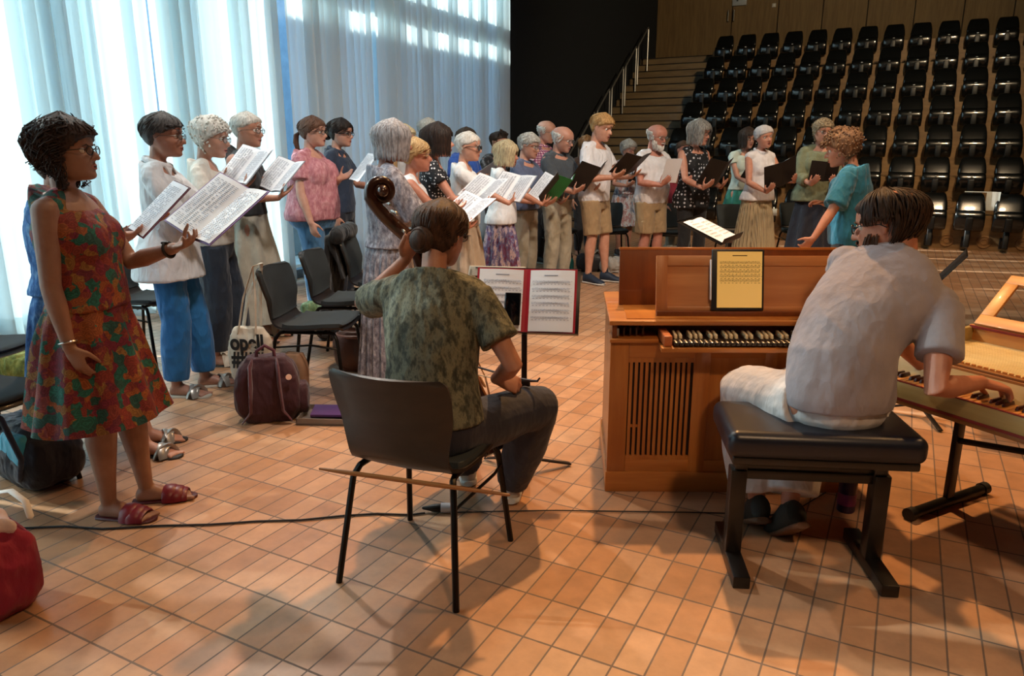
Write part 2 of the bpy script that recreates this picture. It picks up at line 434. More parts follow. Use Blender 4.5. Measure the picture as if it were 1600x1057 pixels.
o = thing('wall_switch', 'tiny pale square switch box on the back wall beside a panel joint', 'switch', uv(p.dot(UX)-.05, BV, CAM_H+p.z), ANG)
mb = MB(); mb.box((0, 0, 0), (.09, .04, .09)); mb.build('box', plain('sign_grey2', 'a9a69a', .5), o, bevel=.01)
mb = MB(); mb.box((0, -.024, 0), (.05, .008, .05), (.08, 0, 0)); mb.build('rocker', plain('sign_grey3', 'c0bdb0', .5), o, bevel=.003)
k = BV/ray(1143, 25).dot(VX); p = ray(1143, 25)*k
o = thing('door_handle', 'faint pair of metal pull handles on the dark end of the timber back wall', 'handle', uv(p.dot(UX), BV-.02, CAM_H+p.z), ANG)
for sgn in (-1, 1):
    mb = MB(); mb.tube([(sgn*.07, .02, .12), (sgn*.07, -.05, .12), (sgn*.07, -.05, -.12), (sgn*.07, .02, -.12)], .011, 8); mb.build('grip', plain('dull_steel', '7f7a70', .35, .9), o)

# ---- tribune: risers (v = 13.07 onward), rise .52, run .83, and the stairs with three steps per row
V0, RUN, RISE, NR = 13.07, .83, .52, 7
SEATU0, SEATDU = -4.02, .487
STU = SEATU0-.27
riser = wood('tribune_wood', '6e5231', '86673f', .55, (.8, 6, 6), .05)
mb = MB()
for i in range(NR):
    mb.box(((STU+9.3)/2, V0+RUN*i+(BV-V0-RUN*i)/2, RISE*i+RISE/2), (9.3-STU, BV-V0-RUN*i+.02*i, RISE-.002*i))
o = room(mb, 'floor_tribune', riser)
stp = wood('stair_wood', '65543b', '7a6748', .6, (.8, 6, 6), .03)
mb = MB(); mn = MB()
for i in range(NR*3):
    v = V0+RUN/3*i; h = RISE/3
    mb.box(((WU+STU)/2, v+(BV-v)/2, h*(i+.5)), (STU-WU, BV-v, h-.012))
    mn.box(((WU+STU)/2, v+.012, h*(i+1)-.012), (STU-WU-.01, .05, .02))  # black strips stand in for the shadow gap at each step edge
room(mb, 'floor_stairs', stp); room(mn, 'trim_shadow_gaps', plain('shadow_gap_black', '120e0a', .7))
# handrails: one hooped rail section per row along the dark wall
steel = plain('rail_steel', 'a9acac', .35, .8)
for i in range(NR-1):
    v = V0+RUN*i+.35; z = RISE*i+.25; h = .98
    o = thing('handrail', 'thin grey steel handrail hoop beside the stairs, '+['lowest of the six', 'second from the bottom', 'third from the bottom', 'fourth from the bottom', 'next to the topmost', 'topmost of the six'][i], 'handrail', uv(WU+.28, v, z), ANG, 'steel handrail hoops climbing the stairs along the dark wall')
    mb = MB(); L, Z = RUN*.98-.12, RISE*.92
    mb.tube([(0, 0, -.1), (0, 0, h-.06), (0, .03, h)], .017, 8); mb.build('post', steel, o)
    mb = MB(); mb.tube([(0, L, Z-.1), (0, L, Z+h-.05)], .017, 8); mb.build('post', steel, o)
    mb = MB(); mb.tube([(0, .03, h), (0, L*.95, Z+h-.02), (0, L, Z+h-.05)], .019, 8); mb.build('rail', steel, o)

# ---- tribune seats
sh = plain('seat_black', '0d0f10', .22, var=.2, coat=.5); shm = plain('seat_bracket_black', '070707', .45); pl = plain('seat_label_silver', 'c9ccca', .4)
def make_seat():
    o = thing('tribune_seat', 'black plastic flip-up seat', 'seat', (0, 0, 0), ANG)
    # backrest: tapering shell leaning back
    mb = MB()
    secs = []
    for k, (z, wd, y, th) in enumerate([(.54, .185, -.10, .03), (.60, .195, -.115, .05), (.70, .185, -.07, .05), (.79, .165, -.02, .045), (.825, .15, .005, .035), (.84, .13, .015, .018)]):
        secs.append(((0, y, z), (wd, 0, 0), (0, th, 0)))
    mb.loft(secs, 20, p=.45); mb.build('backrest', sh, o, autosm=50)
    mb = MB(); secs = []
    for z, wd, y, th in [(.30, .17, -.16, .02), (.315, .195, -.17, .045), (.40, .20, -.20, .055), (.50, .198, -.215, .055), (.575, .19, -.20, .05), (.60, .17, -.18, .03)]:
        secs.append(((0, y, z), (wd, 0, 0), (0, th, 0)))
    mb.loft(secs, 20, p=.42); mb.build('folded_seat', sh, o, autosm=50)
    mb = MB(); mb.rbox((0, -.275, .41), (.09, .05, .19), .012); mb.rbox((0, -.22, .20), (.075, .07, .28), .015, (-.25, 0, 0)); mb.rbox((0, -.03, .13), (.07, .36, .06), .015); mb.rbox((0, -.0, .12), (.11, .04, .16), .01)
    mb.build('bracket', shm, o)
    mb = MB(); mb.rbox((0, -.268, .545), (.034, .008, .012), .003, (.1, 0, 0)); mb.build('number_plate', pl, o)
    return o
seat0 = make_seat()
ordn = ['first', 'second', 'third', 'fourth', 'fifth', 'sixth', 'seventh', 'eighth', 'ninth', 'tenth', 'eleventh', 'twelfth', 'thirteenth']
rown = ['front', 'second', 'third', 'fourth', 'fifth', 'sixth', 'top']
vent0 = None; NCOL = 13; first = True
ringm = wood('vent_wood', '7c5a35', '8f6a40', .5, (4, 4, 4), .1)
for i in range(NR):
    for c in range(NCOL):
        uu = SEATU0+SEATDU*c; vv = V0+RUN*i; z = RISE*i
        L = 'black folded seat, %s from the stairs in the %s tribune row' % (ordn[c], rown[i])
        G = 'black flip-up seats in the %s tribune row' % rown[i]
        if first: s_ = seat0; s_.location = uv(uu, vv, z); s_['label'] = L; s_['group'] = G; first = False
        else: s_ = dup(seat0, uv(uu, vv, z), None, L, G)
        if c >= 4:
            LV = 'round wooden air vent in the %s riser, right of the %s seat from the stairs' % (rown[i], ordn[c])
            if vent0 is None:
                o = thing('round_vent', LV, 'vent', uv(uu+SEATDU/2, vv-.006, z+.13), ANG, 'round air vents in the tribune risers'); vent0 = o
                mb = MB(); mb.torus((0, 0, 0), (0, -1, 0), .085, .012, 24, 6); mb.torus((0, -.004, 0), (0, -1, 0), .04, .007, 20, 6); mb.build('rim', ringm, o)
                mb = MB(); mb.disc((0, .003, 0), (0, -1, 0), .08, .006)
                for q in range(6): mb.box((cos(q*pi/3)*.06, -.003, sin(q*pi/3)*.06), (.03, .006, .008), (0, -q*pi/3, 0))
                mb.build('grille', ringm, o)
            else: dup(vent0, uv(uu+SEATDU/2, vv-.006, z+.13), None, LV)
# silver grilles between the leftmost seats
gr0 = None
grm = plain('grille_alu', 'b9beb8', .35, .6)
for i in range(1, 6):
    for c in range(3 if i != 1 else 2):
        L = 'small upright aluminium grille behind the %s row, right of the %s seat from the stairs' % (rown[i], ordn[c])
        loc = uv(SEATU0+SEATDU*(c+.5)-.03, V0+RUN*i-.012, RISE*i+.33)
        if gr0 is None:
            gr0 = thing('riser_grille', L, 'grille', loc, ANG, 'aluminium riser grilles near the stairs')
            mb = MB(); mb.box((0, 0, 0), (.085, .02, .27)); mb.build('frame', grm, gr0, bevel=.003)
            mb = MB()
            for q in range(4): mb.box((-.03+.02*q, -.013, 0), (.006, .008, .24))
            mb.build('slats', plain('grille_dark', '5d605c', .4, .5), gr0, smooth=False)
        else: dup(gr0, loc, None, L)

# ---- curtain wall: sheer white panels in front of tall windows
def curtain_mat():
    t = NT('sheer_curtain'); co = t.coord(); n = t.noise(co, 500, 1)
    d = t.n('ShaderNodeBsdfDiffuse'); tr = t.n('ShaderNodeBsdfTranslucent'); tp = t.n('ShaderNodeBsdfTransparent')
    d.inputs[0].default_value = (.80, .83, .84, 1); tr.inputs[0].default_value = (.66, .78, .81, 1)
    m1 = t.n('ShaderNodeMixShader'); m1.inputs[0].default_value = .55; t.l(d.outputs[0], m1.inputs[1]); t.l(tr.outputs[0], m1.inputs[2])
    m2 = t.n('ShaderNodeMixShader'); m2.inputs[0].default_value = .07; t.l(m1.outputs[0], m2.inputs[1]); t.l(tp.outputs[0], m2.inputs[2])
    tp.inputs[0].default_value = (.85, .92, .92, 1)
    t.l(m2.outputs[0], t.out.inputs[0]); return t.m
CM = curtain_mat(); rnd = random.Random(3)
CTOP = 6.35
def curtain(v0_, v1_, k):
    W = v1_-v0_; n = int(W/.018); ph = rnd.random()*9; q = []
    x = 0; a = 0
    amp = [rnd.uniform(.6, 1.3) for _ in range(60)]
    def off(s_, zf):
        p_ = s_/.115; i_ = int(p_) % 60; f = p_-int(p_); A = amp[i_]*(1-f)+amp[(i_+1) % 60]*f
        return .068*A*sin(2*pi*p_+ph+.5*sin(s_*3+ph)+.35*(1-zf)*sin(s_*7+ph))*(1.0-.25*zf)+.02*sin(s_*2.1+ph)+.012*(1-zf)*sin(s_*19+ph)
    mb = MB()
    def fn(a_, b_):
        s_ = a_*W; return (WU+.22+off(s_, b_), v0_+s_+.012*sin(6*s_+ph), .03+b_*(CTOP-.03))
    mb.grid(fn, n, 14)
    # stitched hem band at the bottom
    def fh(a_, b_):
        p_ = fn(a_, b_*.03); return (p_[0]+.003, p_[1], p_[2])
    mb.grid(fh, n, 1)
    o = mb.build('sheer_curtain', CM); o.rotation_euler = RZ
    return o
panels = [(-4.6, .9), (.90, 3.1), (3.12, 4.62), (4.645, 6.2), (6.22, 7.72), (7.742, 9.05), (9.08, 10.2), (10.23, 11.2)]
OVL = []
def overlay(v0_, v1_):
    o = curtain(v0_, v1_, 1); o.location = uv(-.09, 0, 0); return o
names = ['white sheer curtain panel at the far left edge of the picture', 'white sheer curtain panel behind the woman in the floral dress',
 'bright white sheer curtain panel behind the dark-haired woman in the white shirt', 'bright white sheer curtain panel behind the white-curled woman', 'bluish white curtain panel behind the woman in the pink blouse',
 'bluish sheer curtain panel behind the woman with smooth grey hair', 'bluish sheer curtain panel, last but one before the dark wall', 'narrow sheer curtain panel ending at the dark wall']
CURT = []
for (a_, b_), nm in zip(panels, names): CURT.append((a_, b_, tag(curtain(a_, b_, 0), nm, 'curtain', 'sheer curtains along the window wall')))
PANELS = {}
for v0_, v1_, nm in ((1.25, 1.75, 'narrow second layer of sheer curtain at the far left edge'), (2.55, 2.85, 'narrow second layer of sheer curtain behind the floral dress'), (3.55, 3.8, 'thin doubled strip of sheer curtain left of the dark-haired woman'), (4.75, 5.15, 'doubled strip of sheer curtain behind the woman with white curls'),
                     (6.0, 6.2, 'doubled strip of sheer curtain beside the short grey haired woman'), (6.5, 7.1, 'doubled bluish strip of sheer curtain behind the ponytail'), (7.75, 8.3, 'doubled bluish strip of sheer curtain behind the silver bob')):
    OVL.append((v0_, v1_))
tag(MB().box((WU+.22, 3.3, CTOP+.03), (.06, 15.9, .05)).build('curtain_rail', plain('rail_white', 'b8bcbc', .5)), 'long white ceiling rail that carries the sheer curtains', 'curtain rail').rotation_euler = RZ
rs_ = random.Random(21); vv_ = .1
while vv_ < 11:
    wd_ = rs_.uniform(.10, .30); OVL.append((vv_, min(vv_+wd_, 11.15))); vv_ += wd_+rs_.uniform(.18, .55)
for v0_, v1_ in OVL:
    for a_, b_, o_ in CURT:
        if a_ <= v0_ < b_:
            v1_ = min(v1_, b_-.01)
            if v1_-v0_ < .06: continue
            q_ = curtain(v0_, v1_, 1); q_.name = 'curtain_return'; q_.rotation_euler = (0, 0, 0); q_.location = (-.09, 0, 0); q_.parent = o_
# window wall behind the curtain: mullions, transom and glass
fr = plain('window_frame_metal', '5c6062', .5)
t = NT('window_glass'); t.b.inputs['Transmission Weight'].default_value = 0
gl = t.n('ShaderNodeBsdfTransparent'); gl.inputs[0].default_value = (.9, .95, .96, 1); gs = t.n('ShaderNodeBsdfGlossy'); gs.inputs['Roughness'].default_value = .05
m1 = t.n('ShaderNodeMixShader'); m1.inputs[0].default_value = .06; t.l(gl.outputs[0], m1.inputs[1]); t.l(gs.outputs[0], m1.inputs[2]); t.l(m1.outputs[0], t.out.inputs[0]); GLM = t.m
vs_ = [-5.6, -3.2, -.9, 1.4, 3.7, 6.0, 8.6, 11.2]
for i in range(len(vs_)-1):
    a_, b_ = vs_[i], vs_[i+1]
    mb = MB()
    for vv in (a_+.03, b_-.03): mb.box((WU-.1, vv, 3.2), (.12, .06, 6.4))
    for zz in (.05, 3.42, 6.35): mb.box((WU-.1, (a_+b_)/2, zz), (.12, b_-a_, .1 if zz != 3.42 else .22))
    o = room(mb, 'window_%d' % (i+1), fr)
    mb = MB(); mb.box((WU-.1, (a_+b_)/2, 3.2), (.008, b_-a_-.1, 6.2)); g = mb.build('glass', GLM, smooth=False); g.parent = o; g['kind'] = 'structure'
# outside: pale paving and an added, unseen block that shades the lower part of the windows further along
og = MB(); og.box((-24, 8, -.06), (35.4, 60, .1)); room(og, 'ground_outside', plain('outdoor_paving', 'c9c6bd', .9))
o = thing('added_sun_blocker', 'pale blue grey building outside behind the curtains, seen only as a soft shade', 'building', uv(-12.2, 11.9, 0), ANG)
OB = 0
mb = MB(); mb.box((0, 0, 2.75), (4, 13.5, 5.5)); mb.build('wall', plain('sun_blocker_wall', '8fa6bd', .9), o, smooth=False)
mb = MB(); mb.box((0, 0, 5.55), (4.2, 13.7, .1)); mb.build('roof', plain('sun_blocker_top', '6f7b86', .9), o, smooth=False)
mb = MB()
for q in range(5): mb.box((2.0, -5+2.5*q, 3), (.1, 1.2, 1.6))
mb.build('windows', plain('sun_blocker_pane', '33475c', .2), o, smooth=False)

mb = MB(); mb.box((WU-1.6, 3, .62), (.25, 18, 1.24)); room(mb, 'wall_sun_stop', plain('sun_stop_grey', '8e9496', .9))  # added low wall, unseen, keeps sun off the foot of the curtains
# ------------------------------------------------------------------ people
def lerp(a, b, t): return a+(b-a)*t
def interp(tab, x):
    if x <= tab[0][0]: return tab[0][1:]
    for p, q in zip(tab, tab[1:]):
        if x <= q[0]:
            t_ = (x-p[0])/(q[0]-p[0]); return tuple(lerp(a_, b_, t_) for a_, b_ in zip(p[1:], q[1:]))
    return tab[-1][1:]
# torso: fraction of height -> half width, half depth, forward offset (all x height)
TORSO_ = 0
TORSO = {'m': [(.46, .070, .058, -.004), (.49, .094, .068, -.008), (.53, .098, .070, -.008), (.58, .090, .064, 0), (.63, .086, .062, .004), (.69, .096, .068, .003), (.75, .106, .070, 0), (.79, .108, .062, -.002), (.82, .088, .048, -.006), (.842, .05, .036, -.010)],
         'f': [(.46, .072, .062, -.006), (.49, .100, .074, -.010), (.53, .102, .072, -.008), (.58, .086, .062, .002), (.62, .076, .056, .004), (.68, .084, .062, .003), (.74, .092, .066, 0), (.785, .094, .056, -.003), (.815, .078, .045, -.006), (.838, .044, .034, -.010)]}
# head profile: t (0 chin, 1 crown) -> front, back, half width in head heights
HEADP = [(0, .30, .02, .06), (.02, .36, .0, .12), (.06, .385, -.03, .17), (.12, .385, .06, .215), (.17, .375, .14, .245), (.22, .385, .20, .265), (.27, .395, .27, .285), (.33, .385, .35, .30), (.40, .375, .42, .315),
         (.46, .37, .47, .325), (.52, .375, .50, .335), (.575, .405, .525, .345), (.64, .405, .54, .355), (.72, .395, .535, .355), (.79, .36, .505, .34), (.86, .295, .44, .30), (.92, .21, .34, .23), (.965, .12, .22, .15), (.99, .05, .11, .07), (1.0, .005, .03, .01)]
def headpt(t_, a, infl=0.0, off=0.0):
    """point of the head surface; a=0 front, pi/2 right side"""
    f, b, w_ = interp(HEADP, t_)
    ca, sa = cos(a), sin(a); cy = (f-b)/2*0
    yy = (f if ca > 0 else b)*math.copysign(abs(ca)**(.92 if ca > 0 else 1.0), ca)
    xx = w_*math.copysign(abs(sa)**(.86 if ca > 0 else .95), sa)
    if t_ < .12 and ca < 0: yy *= 1
    p = Vector((xx, yy, t_)); c = Vector((0, -.06, .55)); d = (p-c)
    if d.length > 1e-6: p = p+d.normalized()*(infl+off)
    return p
def head_mesh(mb, M, hh):
    n = 36; rings = []
    ts = [0, .02, .05, .09, .13, .17, .20, .225, .25, .28, .32, .36, .40, .44, .48, .52, .555, .59, .64, .70, .76, .82, .87, .915, .95, .98, 1.0]
    for t_ in ts:
        ring = []
        for j in range(n):
            a = 2*pi*j/n; p = headpt(t_, a)
            if cos(a) > 0:
                for ex in (-.15, .15):   # eye hollows and cheekbones
                    g = math.exp(-(((p.x-ex)/.085)**2+((t_-.50)/.05)**2)); p.y -= .055*g
                    g = math.exp(-(((p.x-ex*1.35)/.08)**2+((t_-.38)/.06)**2)); p.y += .022*g
                    g = math.exp(-(((p.x-ex)/.11)**2+((t_-.585)/.03)**2)); p.y += .015*g
                g = math.exp(-((p.x/.11)**2+((t_-.225)/.035)**2)); p.y += .020*g
                g = math.exp(-((p.x/.09)**2+((t_-.06)/.05)**2)); p.y += .022*g
                g = math.exp(-((p.x/.09)**2+((t_-.155)/.018)**2)); p.y -= .018*g
            ring.append(M(p))
        rings.append(ring)
    mb.rings(rings)
    mb.tube([M((0, .33, .545)), M((0, .40, .47)), M((0, .465, .38)), M((0, .475, .355))], [.030*hh, .036*hh, .050*hh, .046*hh], 10, 'round')
    for s_ in (-1, 1):
        mb.ell(M((s_*.05, .415, .352)), .036*hh, n=8, m=6)
        R3 = M.rot @ Euler((0, s_*.15, s_*.25)).to_matrix()
        mb.ell(M((s_*.335, -.04, .45)), (.022*hh, .062*hh, .105*hh), R3, 10, 8)
        mb.torus(M((s_*.352, -.045, .455)), R3 @ Vector((1, 0, 0)), .06*hh, .017*hh, 14, 6, 1, 1.45) if False else mb.ell(M((s_*.35, -.075, .47)), (.018*hh, .03*hh, .09*hh), R3, 8, 6)
    mb.tube([M((-.085, .385, .237)), M((0, .412, .243)), M((.085, .385, .237))], [.012*hh, .02*hh, .012*hh], 8, 'round')
    mb.tube([M((-.075, .378, .200)), M((0, .405, .192)), M((.075, .378, .200))], [.014*hh, .024*hh, .014*hh], 8, 'round')
class HM:
    """head frame"""
    def __init__(s, o, rot, hh): s.o = Vector(o); s.rot = rot; s.hh = hh
    def __call__(s, p): return s.o+s.rot @ ((Vector(p)-Vector((0, -.10, .18)))*s.hh)
def ik(S, W, a, b, hint):
    S, W = Vector(S), Vector(W); d = W-S; L = min(d.length, (a+b)*.995); dn = d.normalized(); W = S+dn*L
    x = (a*a-b*b+L*L)/(2*L); h = sqrt(max(a*a-x*x, 0)); hv = Vector(hint); hv = hv-dn*hv.dot(dn)
    hv = hv.normalized() if hv.length > 1e-6 else Vector((0, 0, -1))
    return S+dn*x+hv*h, W
def hand(mb, wr, d, pn, side, s_=1.0, curl=.35, thumb=.5, spread=.12, fine=True):
    """wr wrist, d pointing to the fingers, pn palm normal, side +1 if the thumb is at +cross(pn,d)"""
    d = Vector(d).normalized(); pn = Vector(pn); pn = (pn-d*pn.dot(d)).normalized(); y = pn.cross(d)*side
    P = lambda a, b, c: Vector(wr)+(d*a+y*b+pn*c)*s_
    mb.loft([(P(-.015, 0, 0), y*.020*s_, pn*.016*s_), (P(.01, 0, 0), y*.026*s_, pn*.016*s_), (P(.04, .002, .001), y*.037*s_, pn*.017*s_), (P(.075, 0, .001), y*.041*s_, pn*.014*s_), (P(.092, -.002, 0), y*.036*s_, pn*.009*s_)], 14)
    for k, (b, L) in enumerate(((.029, .068), (.010, .077), (-.010, .071), (-.028, .055))):
        p = P(.082-.006*abs(k-1.2), b, 0); dd = (d+y*(spread*(1.4-k)*.6)).normalized(); c = 0; pts = [p]; seg = (.42, .32, .26)
        for q in range(3):
            c += curl*(.9 if q else .7)*(1+.12*k); v = dd*cos(c)+pn*sin(c); pts.append(pts[-1]+v*L*seg[q]*s_)
        mb.tube(pts, [.0095*s_, .0088*s_, .0082*s_, .0066*s_], 8, 'round')
    p0 = P(.018, .024, .004); t1 = (d*.62+y*.65+pn*.35*thumb*2).normalized(); t2 = (d*.86+y*.25+pn*.5*thumb*2).normalized()
    p1 = p0+t1*.038*s_; p2 = p1+t2*.032*s_; p3 = p2+(t2+d*.2).normalized()*.026*s_
    mb.tube([p0, p1, p2, p3], [.0145*s_, .0115*s_, .0098*s_, .0078*s_], 8, 'round')

def locks(mb, M, hh, n, t0, t1, a0, a1, length, rad, dirf, infl, rnd_, seg=5, drop=.0):
    """strands of hair that follow the skull from (t,a) downwards"""
    for i in range(n):
        t_ = rnd_.uniform(t0, t1); a = rnd_.uniform(a0, a1); pts = []; L = length*rnd_.uniform(.75, 1.15)
        for k in range(seg):
            q = k/(seg-1); tt, aa = dirf(t_, a, q*L, rnd_)
            pts.append(M(headpt(max(tt, 0), aa, infl+.008*sin(3*q+i))) if tt > 0 else M(headpt(0.02, aa, infl)+Vector((0, 0, tt))))
        r_ = rad*hh*rnd_.uniform(.7, 1.2)
        mb.tube(pts, [r_*.6]+[r_]*(seg-2)+[r_*.35], 5, 'round', .6)
def hair(style, M, hh, mat, parent, seed=0, fine=1):
    rn = random.Random(seed); mb = MB(); n = 32
    ts = [i/18 for i in range(19)]
    def cap(front, side, back, th, sideb=None, tmin=.0, ears=False, hole=0):
        """closed cap; th thickness over the skull; hairline height front/side/back"""
        rings = []
        for t_ in [tmin+(1-tmin)*i/22 for i in range(23)]:
            ring = []
            for j in range(n):
                a = 2*pi*j/n; ca = cos(a)
                line = lerp(side, front, max(ca, 0)**.8) if ca > 0 else lerp(side, back, (-ca)**.8)
                if ears and ca > -.25 and ca < .45: line = max(line, lerp(.56, side, 0))
                d = (t_-line)/.05; k = max(0, min(1, d*.5+.5)); k = k*k*(3-2*k)
                tt = t_
                if hole: hx = headpt(t_, a); k *= max(0, min(1, ((hx-Vector((0, -.30, .92))).length-.13)/.10))
                p = headpt(tt, a, lerp(-.06, th, k)+(.012*sin(a*9+seed)+.01*sin(a*17+t_*20+seed))*k*(1 if th > .03 else .2))
                if t_ > .93: p.z += th*.6*k*(t_-.93)/.07
                ring.append(M(p))
            rings.append(ring)
        mb.rings(rings)
    down = lambda t_, a, l, r_: (t_-l*.8, a)
    def away(t_, a, l, r_):  # combed from a side parting over the head
        aa = a+l*.9*(1 if sin(a) > -.2 else -1); lim = .73 if cos(aa) > .3 else (.52 if cos(aa) > -.25 else .22)
        return (max(t_-l*.5, min(lim, t_)), aa)
    if style == 'short':
        cap(.72, .50, .22, .055, ears=True); locks(mb, M, hh, int(200*fine), .60, .98, 0, 2*pi, .30, .013, away, .062, rn)
    elif style == 'crop':
        cap(.74, .52, .20, .035, ears=True); locks(mb, M, hh, int(60*fine), .6, .97, 0, 2*pi, .2, .016, away, .035, rn)
    elif style == 'quiff':
        cap(.74, .52, .20, .03, ears=True)
        for i in range(int(60*fine)):
            a = rn.uniform(-1.1, 1.1); t_ = rn.uniform(.78, .97); p = headpt(t_, a, .02); q = headpt(min(t_+.06, 1), a*.9, .11+.05*rn.random()); r2 = headpt(min(t_+.14, 1), a*.7+.3, .10)
            mb.tube([M(p), M(q), M(r2)], [.018*hh, .022*hh, .01*hh], 5, 'round')
        locks(mb, M, hh, int(50*fine), .6, .95, 1, 5.2, .25, .018, down, .035, rn)
    elif style == 'full':   # short full set hair of an older woman
        cap(.68, .42, .14, .085); locks(mb, M, hh, int(220*fine), .55, .98, 0, 2*pi, .36, .015, away, .092, rn)
    elif style == 'bob':
        cap(.70, .30, .10, .07)
        for i in range(int(260*fine)):
            a = rn.uniform(.62, 2*pi-.62); t_ = rn.uniform(.72, .96); e = rn.uniform(-.02, .10); pts = []
            for k in range(7):
                q = k/6; tt = lerp(t_, e, q); base = headpt(max(tt, .42), a+(.15*q if sin(a) > 0 else -.15*q)*0, .075+.03*sin(q*pi))
                base.z = tt if tt < .42 else base.z
                pts.append(M(base))
            r_ = .019*hh*rn.uniform(.7, 1.3); mb.tube(pts, [r_*.5, r_, r_, r_, r_, r_, r_*.4], 5, 'round', .6)
        for i in range(int(24*fine)):
            a = rn.uniform(-.7, .7); pts = [M(headpt(.95, a*.6, .06)), M(headpt(.85, a, .085)), M(headpt(.72, a*1.3, .07)), M(headpt(.64, a*1.6, .06))]
            mb.tube(pts, [.02*hh, .028*hh, .028*hh, .012*hh], 5, 'round', .6)
    elif style == 'wavy':
        cap(.72, .36, .04, .10)
        for i in range(420):
            t_ = rn.uniform(.45, .99); lo_ = 1.35 if t_ < .82 else .8; a = rn.uniform(lo_, 2*pi-lo_); L = rn.uniform(.25, .70)*(1 if abs(a-pi) < 1.7 else .3); ph = rn.random()*6; out = rn.uniform(.07, .16); pts = []
            for k in range(9):
                q = k/8; tt = t_-L*q; aa = a+.16*sin(q*9+ph)+(.25*q*(1 if a < pi else -1) if cos(a) > -.2 else 0); b_ = headpt(max(tt, .22), aa, out+.022*sin(q*11+ph)-.05*max(0, .25-tt)); b_.z = min(b_.z, max(tt, -.12)) if tt < .22 else b_.z
                pts.append(M(b_))
            r_ = hh*rn.uniform(.008, .018); mb.tube(pts, [r_*.5]+[r_]*7+[r_*.4], 5, 'round', .7)
        for i in range(90):
            a = rn.uniform(-1.0, 1.0); t_ = rn.uniform(.78, .97); ph = rn.random()*6; pts = []
            for k in range(6):
                q = k/5; pts.append(M(headpt(max(.72, t_-.2*q), a*(1+.9*q)+.08*sin(q*8+ph), .09+.03*sin(q*6+ph))))
            mb.tube(pts, [.008*hh]+[.014*hh]*4+[.006*hh], 5, 'round', .7)
        for i in range(150):
            a = rn.uniform(1.5, 2*pi-1.3); t_ = rn.uniform(0, .5); p0_ = headpt(max(t_, .12), a, .12); p0_.z = t_-.05; pts = [M(p0_+Vector((.03*sin(k*1.7+i), .03*cos(k*1.7+i)-.012*k, -.02*k))) for k in range(6)]
            mb.tube(pts, [.006*hh]+[.010*hh]*4+[.004*hh], 4, 'round')
    elif style in ('curly', 'bigcurly', 'softcurl'):
        th = {'curly': .13, 'bigcurly': .19, 'softcurl': .07}[style]; cap(.70, .38, .08, th*.75)
        for i in range(int({'curly': 420, 'bigcurly': 620, 'softcurl': 260}[style]*fine)):
            a = rn.uniform(0, 2*pi); lo = (.66 if cos(a) > .3 else (.30 if cos(a) > -.3 else (.02 if style == 'bigcurly' else .1)))
            t_ = rn.uniform(lo, 1); p = headpt(t_, a, th*rn.uniform(.6, 1.15)); r_ = rn.uniform(.025, .048)*hh*(1 if style != 'softcurl' else .85)
            nrm = (M(p)-M((0, -.05, .55))).normalized()
            if rn.random() < .45: mb.torus(M(p), nrm+Vector((rn.uniform(-1, 1), rn.uniform(-1, 1), rn.uniform(-1, 1)))*.9, r_*.9, r_*.34, 9, 5)
            else: mb.ell(M(p), (r_, r_*.8, r_*.7), (rn.random()*3, rn.random()*3, 0), 7, 5)
    elif style == 'bun' or style == 'lowbun':
        cap(.72, .46, .16, .05)
        locks(mb, M, hh, int(260*fine), .5, .97, 0, 2*pi, .5, .012, lambda t_, a, l, r_: (lerp(t_, .42, l), a+l*1.5*((pi-a) if a < pi else (pi-a))/pi), .05, rn, 6)
        c = Vector((0, -.58, .40)) if style == 'bun' else Vector((0, -.60, .36)); r_ = .18 if style == 'bun' else .15
        mb.ell(M(c), (r_*hh, r_*.9*hh, r_*1.05*hh), M.rot, 14, 10)
        for i in range(int(60*fine)):
            ph = rn.random()*6.28; tl = rn.uniform(-.5, .5); pts = []
            for k in range(6):
                b = ph+k*.55; rr_ = r_*sqrt(max(.05, 1-(1.2*tl)**2)); pts.append(M(c+Vector((rr_*1.0*cos(b), r_*.9*1.2*tl*(-1 if i % 3 else 1), rr_*1.06*sin(b)))))
            mb.tube(pts, [.010*hh]+[.018*hh]*4+[.008*hh], 5, 'round')
    elif style == 'ponytail':
        cap(.71, .46, .2, .05)
        locks(mb, M, hh, int(70*fine), .5, .95, 0, 2*pi, .45, .02, lambda t_, a, l, r_: (lerp(t_, .5, l), a+l*1.6*(pi-a)/pi), .05, rn, 6)
        for i in range(int(26*fine)):
            o = Vector((rn.uniform(-.06, .06), rn.uniform(-.04, .04), 0)); mb.tube([M(Vector((0, -.55, .5))+o*.4), M(Vector((0, -.68, .40))+o), M(Vector((.02, -.70, .15))+o*1.2), M(Vector((.03, -.62, -.2))+o)], [.03*hh, .045*hh, .04*hh, .012*hh], 6, 'round')
    elif style == 'fringe':     # bald crown, hair around the back and sides
        cap(1.3, .50, .18, .03, ears=True) if False else None
        rings = []
        for i in range(16):
            t_ = .14+.62*i/15; ring = []
            for j in range(n):
                a = 2*pi*j/n; ca = cos(a); lo = .52 if ca > -.25 else lerp(.5, .16, min(1, (-ca-.25)/.5)); hi = .74 if ca < .1 else .60
                vis = 1 if (ca < .38 and t_ > lo and t_ < hi) else 0
                edge_ = max(0, min(1, min((t_-lo)/.05, (hi-t_)/.06, (.42-ca)/.2)))
                ring.append(M(headpt(t_, a, lerp(-.05, .032, edge_))))
            rings.append(ring)
        mb.rings(rings)
